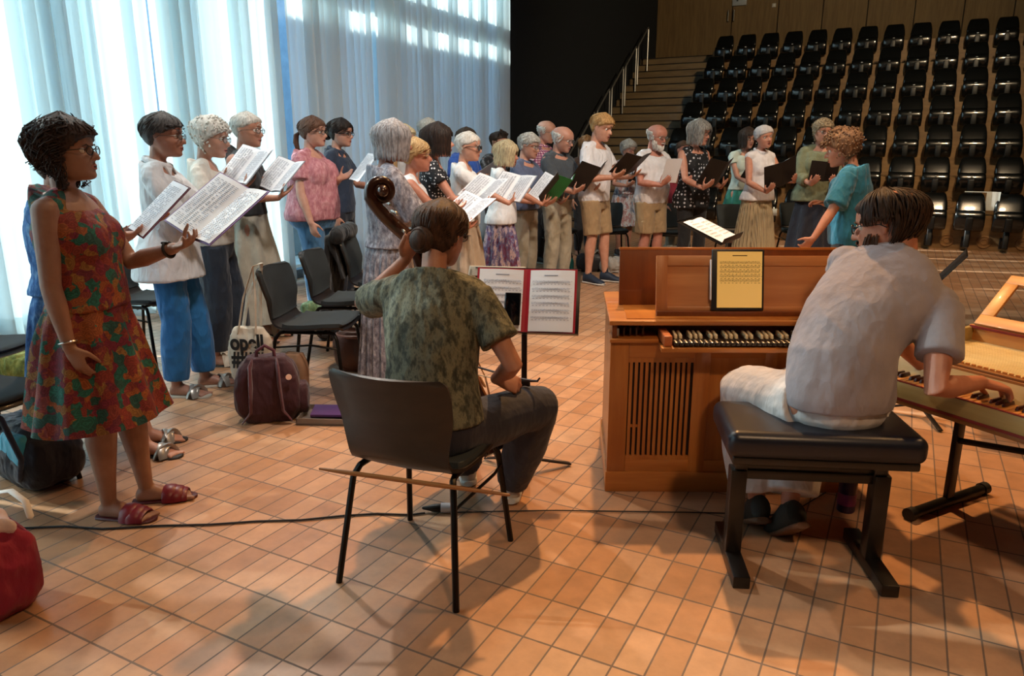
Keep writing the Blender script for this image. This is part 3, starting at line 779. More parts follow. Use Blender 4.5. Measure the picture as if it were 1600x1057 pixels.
        for i in range(int(80*fine)):
            a = rn.uniform(1.25, 2*pi-1.25); t_ = rn.uniform(.45, .74) if abs(a-pi) > .9 else rn.uniform(.25, .74)
            mb.tube([M(headpt(t_, a, .02)), M(headpt(t_-.05, a+.06, .045)), M(headpt(t_-.1, a+.1, .035))], [.012*hh, .018*hh, .008*hh], 5, 'round')
    elif style == 'thin':       # long on the back and sides, thin at the crown
        cap(.74, .50, .08, .035, ears=True, hole=1)
        for i in range(int(620*fine)):
            a = rn.uniform(1.1, 2*pi-1.1); t_ = rn.uniform(.5, .98); L = rn.uniform(.18, .38)
            if (headpt(t_, a)-Vector((0, -.30, .92))).length < .15: continue
            if abs(a-pi) > 1.25: L = min(L, t_-.50) if t_ > .62 else .05; t_ = max(t_, .60)
            pts = []
            for k in range(5):
                q = k/4; tt = max(.02, t_-L*q); pts.append(M(headpt(tt, a+.1*sin(i)*q, .055+.02*sin(q*pi)+.012*(i % 3))))
            mb.tube(pts, [.005*hh, .012*hh, .013*hh, .011*hh, .004*hh], 5, 'round', .6)
    o = mb.build('hair', mat, parent, autosm=60); return o
def glasses(M, hh, mat, parent, r_=.088, th=.009, lens=None):
    mb = MB()
    for s_ in (-1, 1):
        mb.torus(M((s_*.15, .435, .485)), M.rot @ Vector((s_*.12, 1, 0)), r_*hh, th*hh, 18, 6, 1.15, .82)
        mb.tube([M((s_*.245, .42, .51)), M((s_*.33, .36, .515)), M((s_*.365, .0, .50)), M((s_*.36, -.10, .44))], th*hh*.9, 6)
    mb.tube([M((-.055, .445, .50)), M((0, .465, .515)), M((.055, .445, .50))], th*hh, 6)
    g = mb.build('glasses', mat, parent, autosm=60)
    if lens:
        for s_ in (-1, 1): mb = MB(); mb.disc(M((s_*.15, .435, .485)), M.rot @ Vector((s_*.12, 1, 0)), r_*hh*.95, .0015, 16); mb.build('lens', lens, g)
t = NT('spectacle_lens'); tp = t.n('ShaderNodeBsdfTransparent'); tp.inputs[0].default_value = (.9, .93, .95, 1); gs = t.n('ShaderNodeBsdfGlossy'); gs.inputs['Roughness'].default_value = .03
m1 = t.n('ShaderNodeMixShader'); m1.inputs[0].default_value = .12; t.l(tp.outputs[0], m1.inputs[1]); t.l(gs.outputs[0], m1.inputs[2]); t.l(m1.outputs[0], t.out.inputs[0]); LENS = t.m
t = NT('spectacle_lens_dark'); tp = t.n('ShaderNodeBsdfTransparent'); tp.inputs[0].default_value = (.35, .35, .37, 1); gs = t.n('ShaderNodeBsdfGlossy'); gs.inputs['Roughness'].default_value = .03
m1 = t.n('ShaderNodeMixShader'); m1.inputs[0].default_value = .12; t.l(tp.outputs[0], m1.inputs[1]); t.l(gs.outputs[0], m1.inputs[2]); t.l(m1.outputs[0], t.out.inputs[0]); LENSD = t.m
FRB = plain('frame_black', '141416', .3); FRS = plain('frame_metal', '6b6660', .3, .8); FRR = plain('frame_brown', '3b2620', .35)
EYEW = plain('eye_white', 'dcd6cc', .25, var=.02); EYEI = plain('eye_iris', '2b2320', .15, var=.02); LIPM = plain('lip', 'a4594f', .5); MOUTHD = plain('mouth_dark', '2a0f0d', .7)

class Person:
    def __init__(s, name, label, x, y, az, H, sex='f', g=1.0, belly=0, lean=0, side=0, twist=0, head=(0, 0, 0), hs=1.06, L=None, Rr=None, sit=None,
                 skinc='c89a80', vox=.008, z=0, feet=None, stance=.055, hh=None, kids=True, neckf=0, neckup=None, sh=1.0, mouth=True, spread=0):
        s.H = H; s.sex = sex; s.g = g; s.belly = belly; s.vox = vox; s.sh = sh
        s.root = thing(name, label, 'person', (x, y, z), R(az-90)); s.M = Matrix.Translation((x, y, z)) @ Matrix.Rotation(R(az-90), 4, 'Z'); s.Mi = s.M.inverted()
        s.skin = skin('skin_'+skinc, skinc)
        # spine
        s.lean, s.side, s.twist = R(lean), R(side), R(twist); s.sp = []; base = .53
        if sit: s.pel = Vector((0, 0, sit['seat']+.055*H))
        else: s.pel = Vector((0, 0, .53*H))
        N = 16; p = s.pel.copy(); fr = base
        s.fr0 = base; s.step = (.88-base)/N
        for i in range(N+1):
            k = min(1, (i/N)/.55); k = k*k*(3-2*k); k = .35*min(1, i/N*3)+.65*k if lean else k
            rot = Matrix.Rotation(-s.twist*k, 3, 'Z').to_3x3() @ Euler((-s.lean*k, s.side*k, 0)).to_matrix() if False else (Matrix.Rotation(s.twist*k, 3, 'Z') @ Matrix.Rotation(s.side*k, 3, 'Y') @ Matrix.Rotation(-s.lean*k, 3, 'X'))
            s.sp.append((p.copy(), rot)); p = p+rot @ Vector((0, 0, s.step*H))
        shw = (.107 if sex == 'm' else .096)*H*sh; q, rt = s.at(.800)
        s.rt = rt; s.shd = {1: q+rt @ Vector((shw, -.006*H, 0)), -1: q+rt @ Vector((-shw, -.006*H, 0))}
        s.armr = (.0285 if sex == 'm' else .026)*H*(.5+.5*g)
        s.neck0, nr = s.at(.835); s.hh = (hh or .133*H)*hs
        hd = head; s.hrot = s.rt @ Matrix.Rotation(R(hd[0]), 3, 'Z') @ Matrix.Rotation(-R(hd[1]), 3, 'X') @ Matrix.Rotation(R(hd[2]), 3, 'Y')
        # the head keeps itself upright against the lean
        if lean: s.hrot = Matrix.Rotation(R(hd[0])+s.twist, 3, 'Z') @ Matrix.Rotation(-R(hd[1]), 3, 'X') @ Matrix.Rotation(R(hd[2]), 3, 'Y')
        s.hp = s.neck0+s.rt @ Vector((0, (.012+neckf)*H, .052*H)); s.hp = s.hp if neckup is None else s.neck0+Vector(neckup)*H; s.HM = HM(s.hp, s.hrot, s.hh)
        # arms
        s.arm = {}
        for sd, A in ((1, Rr), (-1, L)):
            A = dict(A or {}); S = s.shd[sd]; a, b = .172*H, .148*H
            if 'wpx' in A: A['w'] = s.Mi @ at(*A['wpx'])
            if 'ww' in A: A['w'] = s.Mi @ Vector(A['ww'])
            W = Vector(A.get('w', S+Vector((sd*.035*H, .03*H, -.315*H)))); hint = Vector(A.get('hint', (sd*.5, -.6, -.8)))
            E_, W = ik(S, W, a, b, hint); d = (W-E_).normalized(); hd_ = Vector(A['d']).normalized() if 'd' in A else d
            if 'dw' in A: hd_ = (s.Mi.to_3x3() @ Vector(A['dw'])).normalized()
            pn = Vector(A.get('pn', (-sd, .2, .1)))
            if 'pnw' in A: pn = s.Mi.to_3x3() @ Vector(A['pnw'])
            s.arm[sd] = (S, E_, W, hd_, pn, A.get('curl', .3), A.get('thumb', .5))
        # legs
        s.leg = {}
        for sd in (1, -1):
            hip = s.pel+Vector((sd*.052*H, 0, -.028*H))
            if sit:
                kn = Vector(sit['k'][sd]); an = Vector(sit['a'][sd]); s.leg[sd] = (hip, kn, an, Vector(sit.get('fd', {}).get(sd, (0, 1, 0))))
            else:
                fx, fy = (feet[sd] if feet else (sd*stance*H, 0)); an = Vector((fx, fy, .047*H)); kn = (hip+an)/2+Vector((0, .018*H, .008*H))
                s.leg[sd] = (hip, kn, an, Vector((sd*.18, 1, 0)).normalized())
        s.sit = sit; s.body(mouth)
    def at(s, f):
        k = (f-s.fr0)/s.step; k = max(0, min(len(s.sp)-1.001, k)) if f >= s.fr0 else 0
        i = int(k); p = s.sp[i][0].lerp(s.sp[i+1][0], k-i); r_ = s.sp[i][1]
        if f < s.fr0: p = s.pel+Vector((0, 0, (f-s.fr0)*s.H)); r_ = Matrix.Identity(3)
        return p, r_
    def tors(s, f, ease=0, fw=0):
        w_, d_, o = interp(TORSO[s.sex], f); g = s.g; H = s.H
        bl = s.belly*math.exp(-((f-.60)/.06)**2)
        p, r_ = s.at(f); w_ = w_*H*lerp(1, g, .9 if f < .76 else .35)+ease; d_ = d_*H*lerp(1, g, 1 if f < .76 else .5)+bl*.5+ease
        return p+r_ @ Vector((0, o*H+bl*.6+fw, 0)), r_ @ Vector((w_, 0, 0)), r_ @ Vector((0, d_, 0))
    def bust(s, mb, e=0):
        if s.sex != 'f': return
        for sd in (-1, 1):
            p, r_ = s.at(.725); mb.ell(p+r_ @ Vector((sd*.036*s.H*s.g, .034*s.H*s.g, -.004*s.H)), (.044*s.H*s.g+e, .036*s.H*s.g+e, .044*s.H*s.g+e), r_, 14, 10)
    def body(s, mouth):
        mb = MB(); H = s.H
        mb.loft([s.tors(f) for f in (.46, .475, .49, .53, .58, .62, .66, .70, .74, .77, .79, .81, .825, .842)], 28); s.bust(mb)
        nb, r_ = s.at(.80); nr = (.033 if s.sex == 'm' else .028)*H
        mb.tube([nb+r_ @ Vector((0, -.008*H, 0)), s.neck0+r_ @ Vector((0, -.006*H, 0)), s.hp+s.hrot @ Vector((0, -.01*H, .01*H))], [nr*1.35, nr, nr*.95], 14, 'round')
        for sd in (1, -1):
            mb.tube([s.neck0+r_ @ Vector((sd*.02*H, -.008*H, -.012*H)), s.shd[sd]+r_ @ Vector((-sd*.01*H, 0, .002*H))], [.026*H, .030*H], 12, 'round')
            S, E_, W, hd_, pn, cu, thb = s.arm[sd]; a = s.armr
            mb.tube([S, S.lerp(E_, .3), S.lerp(E_, .7), E_, E_.lerp(W, .3), E_.lerp(W, .75), W], [a*1.08, a*1.02, a*.88, a*.80, a*.82, a*.60, a*.52], 14, 'round')
            hand(mb, W, hd_, pn, -sd, H/1.72, cu, thb)
            hip, kn, an, fd = s.leg[sd]; lg = lerp(1, s.g, .6)*H
            mid = hip.lerp(kn, .45); cf = kn.lerp(an, .28); bk = (Vector((0, -.008*H, 0)) if not s.sit else Vector((0, -.005*H, 0)))
            mb.tube([hip+Vector((0, 0, .01*H)), mid, kn.lerp(hip, .12), kn, cf+bk, kn.lerp(an, .7)+bk*.4, an], [.053*lg, .047*lg, .034*lg, .031*lg, .034*lg, .023*lg, .019*H], 16, 'round')
            fd = fd.normalized(); gz = an.z-.047*H; sdv = Vector((fd.y, -fd.x, 0)) if abs(fd.z) < .5 else Vector((1, 0, 0)); sdv = fd.cross(Vector((0, 0, 1))).normalized(); upv = sdv.cross(fd).normalized()
            A0 = an-upv*.047*H
            Q = lambda f_, z_, x_=0: A0+(fd*f_+upv*z_+sdv*x_)*H
            mb.loft([(Q(-.028, .018), sdv*.006*H, upv*.008*H), (Q(-.022, .020), sdv*.017*H, upv*.019*H), (Q(0, .028), sdv*.019*H, upv*.028*H), (Q(.035, .023), sdv*.022*H, upv*.021*H), (Q(.07, .015), sdv*.027*H, upv*.013*H), (Q(.095, .010), sdv*.026*H, upv*.0095*H), (Q(.105, .009), sdv*.02*H, upv*.008*H)], 14)
            for q in range(5): mb.tube([Q(.092, .009, -sd*(.02-.0105*q)), Q(.118-.004*q, .008, -sd*(.021-.011*q))], [(.0075 if q == 0 else .0052)*H]*2, 6, 'round')
        head_mesh(mb, s.HM, s.hh)
        s.bodyo = mb.build('body', s.skin, s.root, voxel=s.vox, relax=1)
        M, hh = s.HM, s.hh
        for sd in (-1, 1): mb = MB(); mb.mat(0).ell(M((sd*.15, .305, .498)), .052*hh, n=10, m=8); mb.mat(1).ell(M((sd*.15, .337, .496)), (.026*hh, .024*hh, .026*hh), n=8, m=6); mb.build('eye', [EYEW, EYEI], s.root)
        mb = MB(); mb.mat(0)
        mb.tube([M((-.085, .392, .232)), M((0, .425, .243)), M((.085, .392, .232))], [.008*hh, .013*hh, .008*hh], 8, 'round'); mb.tube([M((-.08, .385, .212)), M((0, .418, .180)), M((.08, .385, .212))], [.008*hh, .015*hh, .008*hh], 8, 'round')
        mb.mat(1).ell(M((0, .398, .213)), (.058*hh, .028*hh, .022*hh), M.rot, 12, 8); mb.build('mouth', [LIPM, MOUTHD], s.root)
    def brows(s, mat):
        mb = MB(); M, hh = s.HM, s.hh
        for sd in (-1, 1): mb = MB(); mb.tube([M((sd*.07, .398, .565)), M((sd*.15, .40, .59)), M((sd*.23, .365, .565))], [.008*hh, .013*hh, .006*hh], 6, 'round', .7); mb.build('eyebrow', mat, s.root)
    def hairdo(s, style, c1, c2, seed=0, brow=True, fine=None):
        m = hairmat('hair_%s_%s' % (c1, c2), c1, c2); hair(style, s.HM, s.hh, m, s.root, seed, fine or 1)
        if brow: s.brows(hairmat('hair_%s_%s' % (c1, c2), c1, c2))
        return s
    def beard(s, c1, c2, long=.05):
        mb = MB(); M, hh = s.HM, s.hh; rn = random.Random(4)
        for i in range(420):
            a = rn.uniform(-1.5, 1.5); t_ = rn.uniform(.02, .2) if abs(a) < .9 else rn.uniform(.05, .38)
            if abs(a) < .28 and .17 < t_ < .25: continue
            p = headpt(t_, a, .005); q = headpt(max(t_-.05, 0), a, .03+long*.4); q.z -= long*rn.uniform(.5, 1.6); mb.tube([M(p), M(p.lerp(q, .5)+Vector((0, .012, 0))), M(q)], [.010*hh, .015*hh, .005*hh], 5, 'round')
        for i in range(24):
            x_ = rn.uniform(-.12, .12); mb.tube([M((x_*.6, .425, .29)), M((x_, .42, .262))], [.012*hh, .014*hh], 5, 'round')
        mb.build('beard', hairmat('beard_'+c1, c1, c2), s.root, autosm=60)
    def spec(s, mat=None, dark=False, **kw): glasses(s.HM, s.hh, mat or FRB, s.root, lens=(LENSD if dark else LENS), **kw); return s
    # ---- clothes
    def top(s, mat, name='shirt', hem=.50, sleeve=.55, ease=.012, loose=.0, scoop=.012, strap=False, fold=.0065, flare=0, sl_ease=None, vox=None, hemwave=0, up=.832, ff=10, cuffr=0):
        mb = MB(); H = s.H; secs = []
        fs = [f for f in (.44, .47, .50, .53, .56, .60, .64, .68, .72, .75, .78, .80, .815) if f > hem+.008]; fs = [hem, hem+.006]+fs+[up]
        for f in fs:
            if s.sit and f < .5: continue
            e = ease+loose*math.exp(-((f-.60)/.09)**2)+flare*max(0, (.66-f)/.16)
            if f <= .52 and s.sex == 'f' and False: e += 0
            c, x, y = s.tors(max(f, .49), e)
            if f < .49: c = Vector((c.x, c.y, f*H))
            if f >= .80:
                _, r_ = s.at(f); c = c+r_ @ Vector((0, -scoop*H*(f-.79)/.04, 0)); y = y*(1-.1*(f-.8)/.04)+r_ @ Vector((0, 0, -scoop*1.6*H*(f-.79)/.04))
            secs.append((c, x, y))
        mb.loft(secs, 32); s.bust(mb, ease+.003)
        _, r_ = s.at(.82)
        for sd in (1, -1):
            S, E_, W = s.arm[sd][:3]
            if not strap: mb.tube([s.neck0+r_ @ Vector((sd*.030*H, -.008*H, -.012*H)), S+r_ @ Vector((-sd*.01*H, 0, .002*H))], [.022*H+ease*.6, .029*H+ease*.6], 12, 'round')
            else: mb.tube([s.neck0+r_ @ Vector((sd*.034*H, -.008*H, -.012*H)), S+r_ @ Vector((-sd*.022*H, 0, .0))], [.022*H+ease*.6, .027*H+ease*.8], 12, 'round')
            if sleeve:
                se = sl_ease if sl_ease is not None else ease+.003; a = s.armr
                pts, rr = [S.lerp(E_, -.05), S, S.lerp(E_, .35)], [a*.9, a*1.04+ease*.6, a*1.0+se*.85]
                if sleeve <= 1: pts.append(S.lerp(E_, sleeve)); rr.append(a*.92+se*1.15)
                else:
                    pts += [S.lerp(E_, .85), E_+(E_-S.lerp(W, .5)).normalized()*.004, E_.lerp(W, min(.3, (sleeve-1)*.5)), E_.lerp(W, sleeve-1)]; rr += [a*.88+se, a*.82+se, a*.8+se, a*.62+se*.9+cuffr]
                mb.tube(pts, rr, 18, 'flat')
        o = mb.build(name, mat, s.root, voxel=vox or max(.0065, s.vox*.95), relax=6, fold=fold, ffreq=ff); s.last = o; return o
    def collar(s, mat):
        mb = MB(); H = s.H; p, r_ = s.at(.838); n = .040*H
        mb.torus(p+r_ @ Vector((0, -.006*H, .004*H)), r_ @ Vector((0, .35, 1)), n, .011*H, 22, 8, 1, 1.05)
        for sd in (-1, 1):
            a = p+r_ @ Vector((sd*.006*H, .036*H, -.010*H)); mb.prism([a, a+r_ @ Vector((sd*.034*H, -.012*H, .004*H)), a+r_ @ Vector((sd*.028*H, .004*H, -.034*H))], r_ @ Vector((0, .006*H, 0)))
        mb.build('collar', mat, s.root, autosm=50)
    def pants(s, mat, name='trousers', top=.575, length=1.0, ease=.012, wide=.0, fold=.0065, flare=0, ff=8, legease=None):
        mb = MB(); H = s.H; secs = []
        for f in (.455, .465, .48, .50, .53, .55, top-.002, top):
            secs.append(s.tors(f, ease))
        if s.sit:
            secs = [s.tors(f, ease) for f in (.475, .49, .51, .53, .55, top)]
        mb.loft(secs, 28)
        for sd in (1, -1):
            hip, kn, an, fd = s.leg[sd]; lg = lerp(1, s.g, .6)*H; le = ease if legease is None else legease
            def pt(q):
                if q <= 1: p = hip.lerp(kn, q); r_ = lerp(.053, .033, q**.9)*lg
                else:
                    p = kn.lerp(an, q-1); r_ = (.034 if q < 1.4 else lerp(.034, .021, (q-1.4)/.6))*lg
                return p, r_+le+wide*min(q, 1.6)*.6+flare*max(0, q-1)
            Lq = length*2 if length <= 1 else 2; qs = [0, .2, .4, .6, .8, .95, 1.0, 1.1, 1.3, 1.5, 1.7, 1.85, 2.0]; qs = [q for q in qs if q < Lq-.02]+[Lq*(1 if Lq < 2 else 1.0)-.0]
            pr_ = [pt(q) for q in qs]
            if s.sit: pr_[0] = (hip+Vector((0, 0, .012)), pr_[0][1])
            if Lq >= 2: pr_[-1] = (an+(kn-an).normalized()*.012*H*0, pr_[-1][1])
            mb.tube([p for p, _ in pr_], [r_ for _, r_ in pr_], 20, 'flat')
        o = mb.build(name, mat, s.root, voxel=max(.007, s.vox), relax=2, fold=fold, ffreq=ff); return o
    def skirt(s, mat, name='skirt', top=.60, hem=.1, w0=0, w1=.09, pleats=14, amp=.01, ease=.009, d1=None, twist=0, fwd=0):
        """w1: extra radius at the hem in m; closed solid"""
        H = s.H; N = 96; rows = 22; rings = []; rn = random.Random(int(hem*1000)+pleats); ph = [rn.uniform(-.6, .6) for _ in range(pleats+1)]
        for i in range(rows+1):
            q = i/rows; z = lerp(top*H, hem*H, q); f = max(z/H, .49)
            c, x, y = s.tors(f, ease); k = max(0, (.53-z/H)/(.53-hem)) if z/H < .53 else 0
            wx = x.length+w1*k; wy = y.length+(d1 if d1 is not None else w1)*k; ring = []
            for j in range(N):
                a = 2*pi*j/N; m = a/(2*pi)*pleats; A = amp*min(1.2, q*3)*(1+.5*ph[int(m) % pleats])
                r_ = A*sin(2*pi*m+ph[int(m) % pleats]*0)+.006*k*sin(5*a+3*q)
                ring.append(Vector((c.x+(wx+r_)*cos(a), c.y+fwd*k+(wy+r_)*sin(a), z+(.006*sin(2*pi*m) if i == rows else 0))))
            rings.append(ring)
        mb = MB(); mb.rings(rings); return mb.build(name, mat, s.root, autosm=60)
    def shoes(s, kind, mat, sole=None, heel=0, name='shoe'):
        H = s.H; out = []
        for sd in (1, -1):
            hip, kn, an, fd = s.leg[sd]; fd = fd.normalized(); sdv = fd.cross(Vector((0, 0, 1))).normalized(); upv = sdv.cross(fd).normalized(); A0 = an-upv*.047*H
            Q = lambda f_, z_, x_=0: A0+(fd*f_+upv*z_+sdv*x_)*H
            mb = MB()
            sol = [(-.037, .012), (-.030, .021), (0, .023), (.04, .023), (.08, .030), (.105, .028), (.122, .018), (.128, .006)]
            if kind == 'sneaker':
                mb.mat(1).loft([(Q(f_, .0075), sdv*w_*1.08*H, upv*.0075*H) for f_, w_ in sol], 18, p=.7)
                mb.mat(0).loft([(Q(-.034, .030), sdv*.008*H, upv*.018*H), (Q(-.026, .034), sdv*.022*H, upv*.030*H), (Q(0, .036), sdv*.025*H, upv*.034*H), (Q(.035, .030), sdv*.026*H, upv*.027*H), (Q(.07, .021), sdv*.030*H, upv*.018*H), (Q(.10, .018), sdv*.028*H, upv*.014*H), (Q(.118, .015), sdv*.018*H, upv*.009*H), (Q(.124, .013), sdv*.006*H, upv*.004*H)], 18)
                for q in range(4): mb.mat(1).tube([Q(.03+.012*q, .052-.007*q, -.012), Q(.033+.012*q, .056-.007*q, 0), Q(.03+.012*q, .052-.007*q, .012)], .0022*H, 6)
            else:
                hz = heel/H
                if heel:
                    mb.mat(1).loft([(Q(f_, .0035+max(0, 1-(f_+.02)/.09)*0), sdv*w_*H, upv*.0045*H) for f_, w_ in sol], 16, p=.8)
                    mb.mat(1).rbox(Q(-.018, -.5*hz), (.030*H, .030*H, heel), .006)
                else: mb.mat(1).loft([(Q(f_, .001), sdv*w_*1.05*H, upv*.0085*H) for f_, w_ in sol], 16, p=.8)
                def strap(f_, f2, w_, zt, rr):
                    pts = []
                    for k in range(9):
                        a = pi*k/8; pts.append(Q(lerp(f_, f2, k/8), .004+zt*sin(a), -w_*cos(a)))
                    mb.mat(0).tube(pts, rr*H, 8, 'flat', 3.2, up=fd)
                if kind == 'sandal': strap(.075, .085, .030, .026, .0035); strap(.045, .055, .027, .040, .0035); strap(.02, .05, .025, .05, .003); mb.mat(0).torus(Q(-.012, .05), (fd*.35+upv), .024*H, .0035*H, 18, 6)
                if kind == 'mule': strap(.060, .062, .031, .033, .006); strap(.075, .08, .031, .028, .006); strap(.09, .09, .029, .022, .005)
                if kind == 'slide': strap(.05, .085, .030, .034, .006); strap(.085, .05, .030, .034, .006); strap(.07, .07, .03, .03, .005)
            out.append(mb.build(name, [mat, sole or mat], s.root, autosm=50))
        return out
# ---- things people hold
PAPER = plain('paper_white', 'e9ecf2', .7, var=.02); INK = plain('ink_grey', '8a90a0', .8); PAPERB = plain('paper_back', 'd2d6de', .75, var=.03)
BLK = plain('folder_black', '121113', .5); 
def lines(mb, x0, x1, y0, y1, kind, z, rn, n=6):
    """printed music or verses on a page, drawn into the page mesh"""
    if kind == 'staff':
        mb.box(((x0+x1)/2, y1-.010, z), ((x1-x0)*.34, .004, .0004))
        for q in range(n):
            yy = y1-.035-(y1-y0-.05)*q/n
            for l in range(5): mb.box(((x0+x1)/2, yy-.0022*l, z), (x1-x0-.016, .0005, .0004))
            for k in range(int((x1-x0)/.009)): mb.box((x0+.014+.009*k+rn.uniform(-.002, .002), yy-.0022*rn.randint(0, 4), z), (.0028, .0020, .0004)); 
            for k in range(4): mb.box((x0+.008+(x1-x0-.016)*k/3, yy-.0045, z), (.0007, .009, .0004))
            for k in range(int((x1-x0)/.016)): mb.box((x0+.014+.016*k, yy-.0155, z), (.010*rn.uniform(.5, 1), .0018, .0004))
    else:
        cols = 2 if x1-x0 > .12 else 1; cw = (x1-x0)/cols; c = 0
        for c in range(n):
            xx = x0+.006+(x1-x0-.01)*(c)/n
            yy = y1-.01
            for k in range(int((y1-y0)/.008)):
                if rn.random() < .12: continue
                mb.box((xx+(x1-x0)/n*.38, yy-.008*k, z), ((x1-x0)/n*.72*rn.uniform(.6, 1), .0026, .0004))
def leaf(mb, side, w_, h_, a, curl=0, th=.0012, n=8):
    """a page leaving the spine (y axis) to one side with opening angle a above the flat"""
    def fn(i, j):
        x = i*w_; z = x*sin(a)+curl*sin(pi*i)*w_; return (side*x*cos(a), (j-.5)*h_, z)
    mb.grid(fn, n, 2, th)
def music(name, label, M4, *a_, gap=0, **k_):
    return music_(name, label, M4, *a_, gap=gap, **k_)
def music_(name, label, M4, kind='booklet', w_=.205, h_=.29, open_=12, text='verse', cover=None, group=None, seed=1, stand=False, gap=0):
    """open booklet or folder; origin at the spine, x right, y towards the top, z to the reader"""
    loc, rot, _ = M4.decompose(); o = thing(name, label, 'folder' if 'folder' in name else 'sheet music', loc, 0, group, rot.to_euler()); a = R(open_); rn = random.Random(seed)
    sides = (-1, 1) if kind != 'sheet' else (1,)
    if cover is not None:
        mb = MB()
        for sd in sides: leaf(mb, sd, w_+.01, h_+.012, a, 0, .003)
        c = mb.build('cover', cover, o, smooth=False)
    for sd in sides:
        mb = MB(); off = .004 if cover is not None else 0
        Mr = Matrix.Rotation(-sd*a, 3, 'Y')
        v0_ = len(mb.v); mb.grid(lambda i, j: (sd*(gap+i*(w_-gap)), (j-.5)*h_, off+.006*sin(pi*i)), 8, 2, .0015); v1_ = len(mb.v)
        if text:
            mb.mat(1); tmp = MB(); x0, x1 = (.02, w_-.015) if sd > 0 else (-w_+.015, -.02)
            if kind == 'sheet': x0, x1 = .015, w_-.015
            lines(tmp, x0, x1, -h_/2+.02, h_/2-.015, text, off+.008, rn); mb.add(tmp.v, tmp.f); mb.m[-len(tmp.f):] = [1]*len(tmp.f)
        mb.v = [tuple(Mr @ Vector(p)) for p in mb.v]
        mb.build('page', [PAPER, INK], o, smooth=False)
    return o
def held(P, c, tilt=45, yaw=0, roll=0, hands=True, yr=0):
    """matrix of a booklet in the person's frame: tilt 0 = lying flat, 90 = upright; yaw turns it about z"""
    return P @ Matrix.Translation(c) @ Matrix.Rotation(R(yaw), 4, 'Z') @ Matrix.Rotation(R(tilt), 4, 'X') @ Matrix.Rotation(R(roll), 4, 'Z') @ Matrix.Rotation(R(yr), 4, 'Y')
# ------------------------------------------------------------------ stackable shell chairs
SHELLD = wood('shell_dark', '1c1511', '2a201a', .45, (3, 10, 10), .1); PADG = plain('pad_charcoal', '2e3436', .9, bump=.2, bscale=400, bdist=.001); FRM = plain('chair_steel_black', '17130f', .35, .6)
def make_chair(label, loc, az, kind='pad', group=None):
    o = thing('stacking_chair', label, 'chair', loc, R(az-90), group)
    prof = [(.235, .425, .17), (.22, .442, .195), (.12, .440, .21), (.0, .430, .212), (-.10, .428, .205), (-.17, .445, .19), (-.205, .49, .185), (-.228, .56, .195), (-.25, .65, .212), (-.272, .73, .218), (-.288, .775, .212), (-.292, .787, .19)]
    def shell(off, sc, a, b):
        def fn(i, j):
            k = (a+(b-a)*i)*(len(prof)-1); q = min(int(k), len(prof)-2); f = k-q; y, z, w_ = [lerp(m, n, f) for m, n in zip(prof[q], prof[q+1])]
            x = (j*2-1); back = max(0, min(1, (z-.46)/.15)); seat = 1-back
            yy = y+back*(.045*x*x+off)+(0); zz = z+seat*(.012*x*x+off)
            return (x*w_*sc, yy, zz)
        return fn
    mb = MB(); mb.grid(shell(0, 1, 0, 1), 30, 14, .012); mb.build('seat_shell', SHELLD, o, autosm=60)
    if kind == 'pad':
        mb = MB(); mb.grid(shell(.016, .96, .05, .40), 16, 12, .022); mb.build('seat_cushion', PADG, o, autosm=60)
        mb = MB(); mb.grid(shell(.012, .98, .52, .99), 16, 12, .02); mb.build('back_cushion', PADG, o, autosm=60)
        mb = MB(); mb.grid(shell(-.010, .985, .50, .995), 16, 12, .006); mb.build('back_cover', PADG, o, autosm=60)
    else:
        mb = MB(); mb.grid(shell(.014, .94, .05, .40), 16, 12, .02); mb.build('seat_cushion', PADG, o, autosm=60)
    for sx_ in (1, -1):
        mb = MB(); mb.tube([(sx_*.222, .245, 0), (sx_*.19, .20, .38), (sx_*.175, .18, .415), (sx_*.172, .15, .42)], .0115, 8); mb.build('leg', FRM, o)
        mb = MB(); mb.tube([(sx_*.228, -.245, 0), (sx_*.192, -.175, .38), (sx_*.178, -.15, .415), (sx_*.172, -.12, .42)], .0115, 8); mb.build('leg', FRM, o)
    mb = MB()
    for sx_ in (1, -1): mb.tube([(sx_*.172, .155, .42), (sx_*.172, -.125, .42)], .0115, 8)
    mb.tube([(-.172, .10, .412), (.172, .10, .412)], .009, 8); mb.tube([(-.172, -.08, .412), (.172, -.08, .412)], .009, 8); mb.tube([(.2, .2, .33), (.235, .06, .36), (.2, -.19, .33)], .006, 6)
    mb.build('frame', FRM, o)
    return o
nearchair = make_chair('dark brown wooden shell chair in the foreground under the seated string player', (-.303, 2.44, 0), 68, 'wood')
chairA = make_chair('charcoal padded chair with a cloth tote bag hanging from its back', (-1.21, 4.42, 0), -6)
def chair(label, loc, az, group=None): return dup(chairA, loc, R(az-90), label, group) if group else dup(chairA, loc, R(az-90), label)
chair('charcoal padded chair just behind the chair that carries the tote bag', (-1.16, 5.12, 0), -4)
chair('charcoal padded chair with a black jacket thrown over its back', (-1.06, 5.85, 0), -2)
chair('charcoal padded chair at the left picture edge, seat nearest the camera', (-2.30, 3.02, 0), -20)
chair('charcoal padded chair at the left picture edge, behind the nearest empty seat', (-2.86, 3.80, 0), -10)
chair('dark padded chair behind the woman in blue trousers', (-2.62, 5.15, 0), -15)
chair('dark padded chair behind the woman in navy trousers with white curls', (-2.45, 6.1, 0), -12)
chair('dark padded chair behind the man in the dark grey shirt', (.62, 9.75, 0), -80)
chair('dark padded chair between the young man in shorts and the bearded man', (1.28, 9.7, 0), -85)
chair('dark padded chair behind the woman in black trousers, on her left in the picture', (2.03, 9.5, 0), -88)
chair('dark padded chair seen between the black trousers and the beige pleated skirt', (2.85, 9.4, 0), -88)
chair('dark padded chair between the beige skirt and the long navy skirt', (3.75, 9.7, 0), -95)
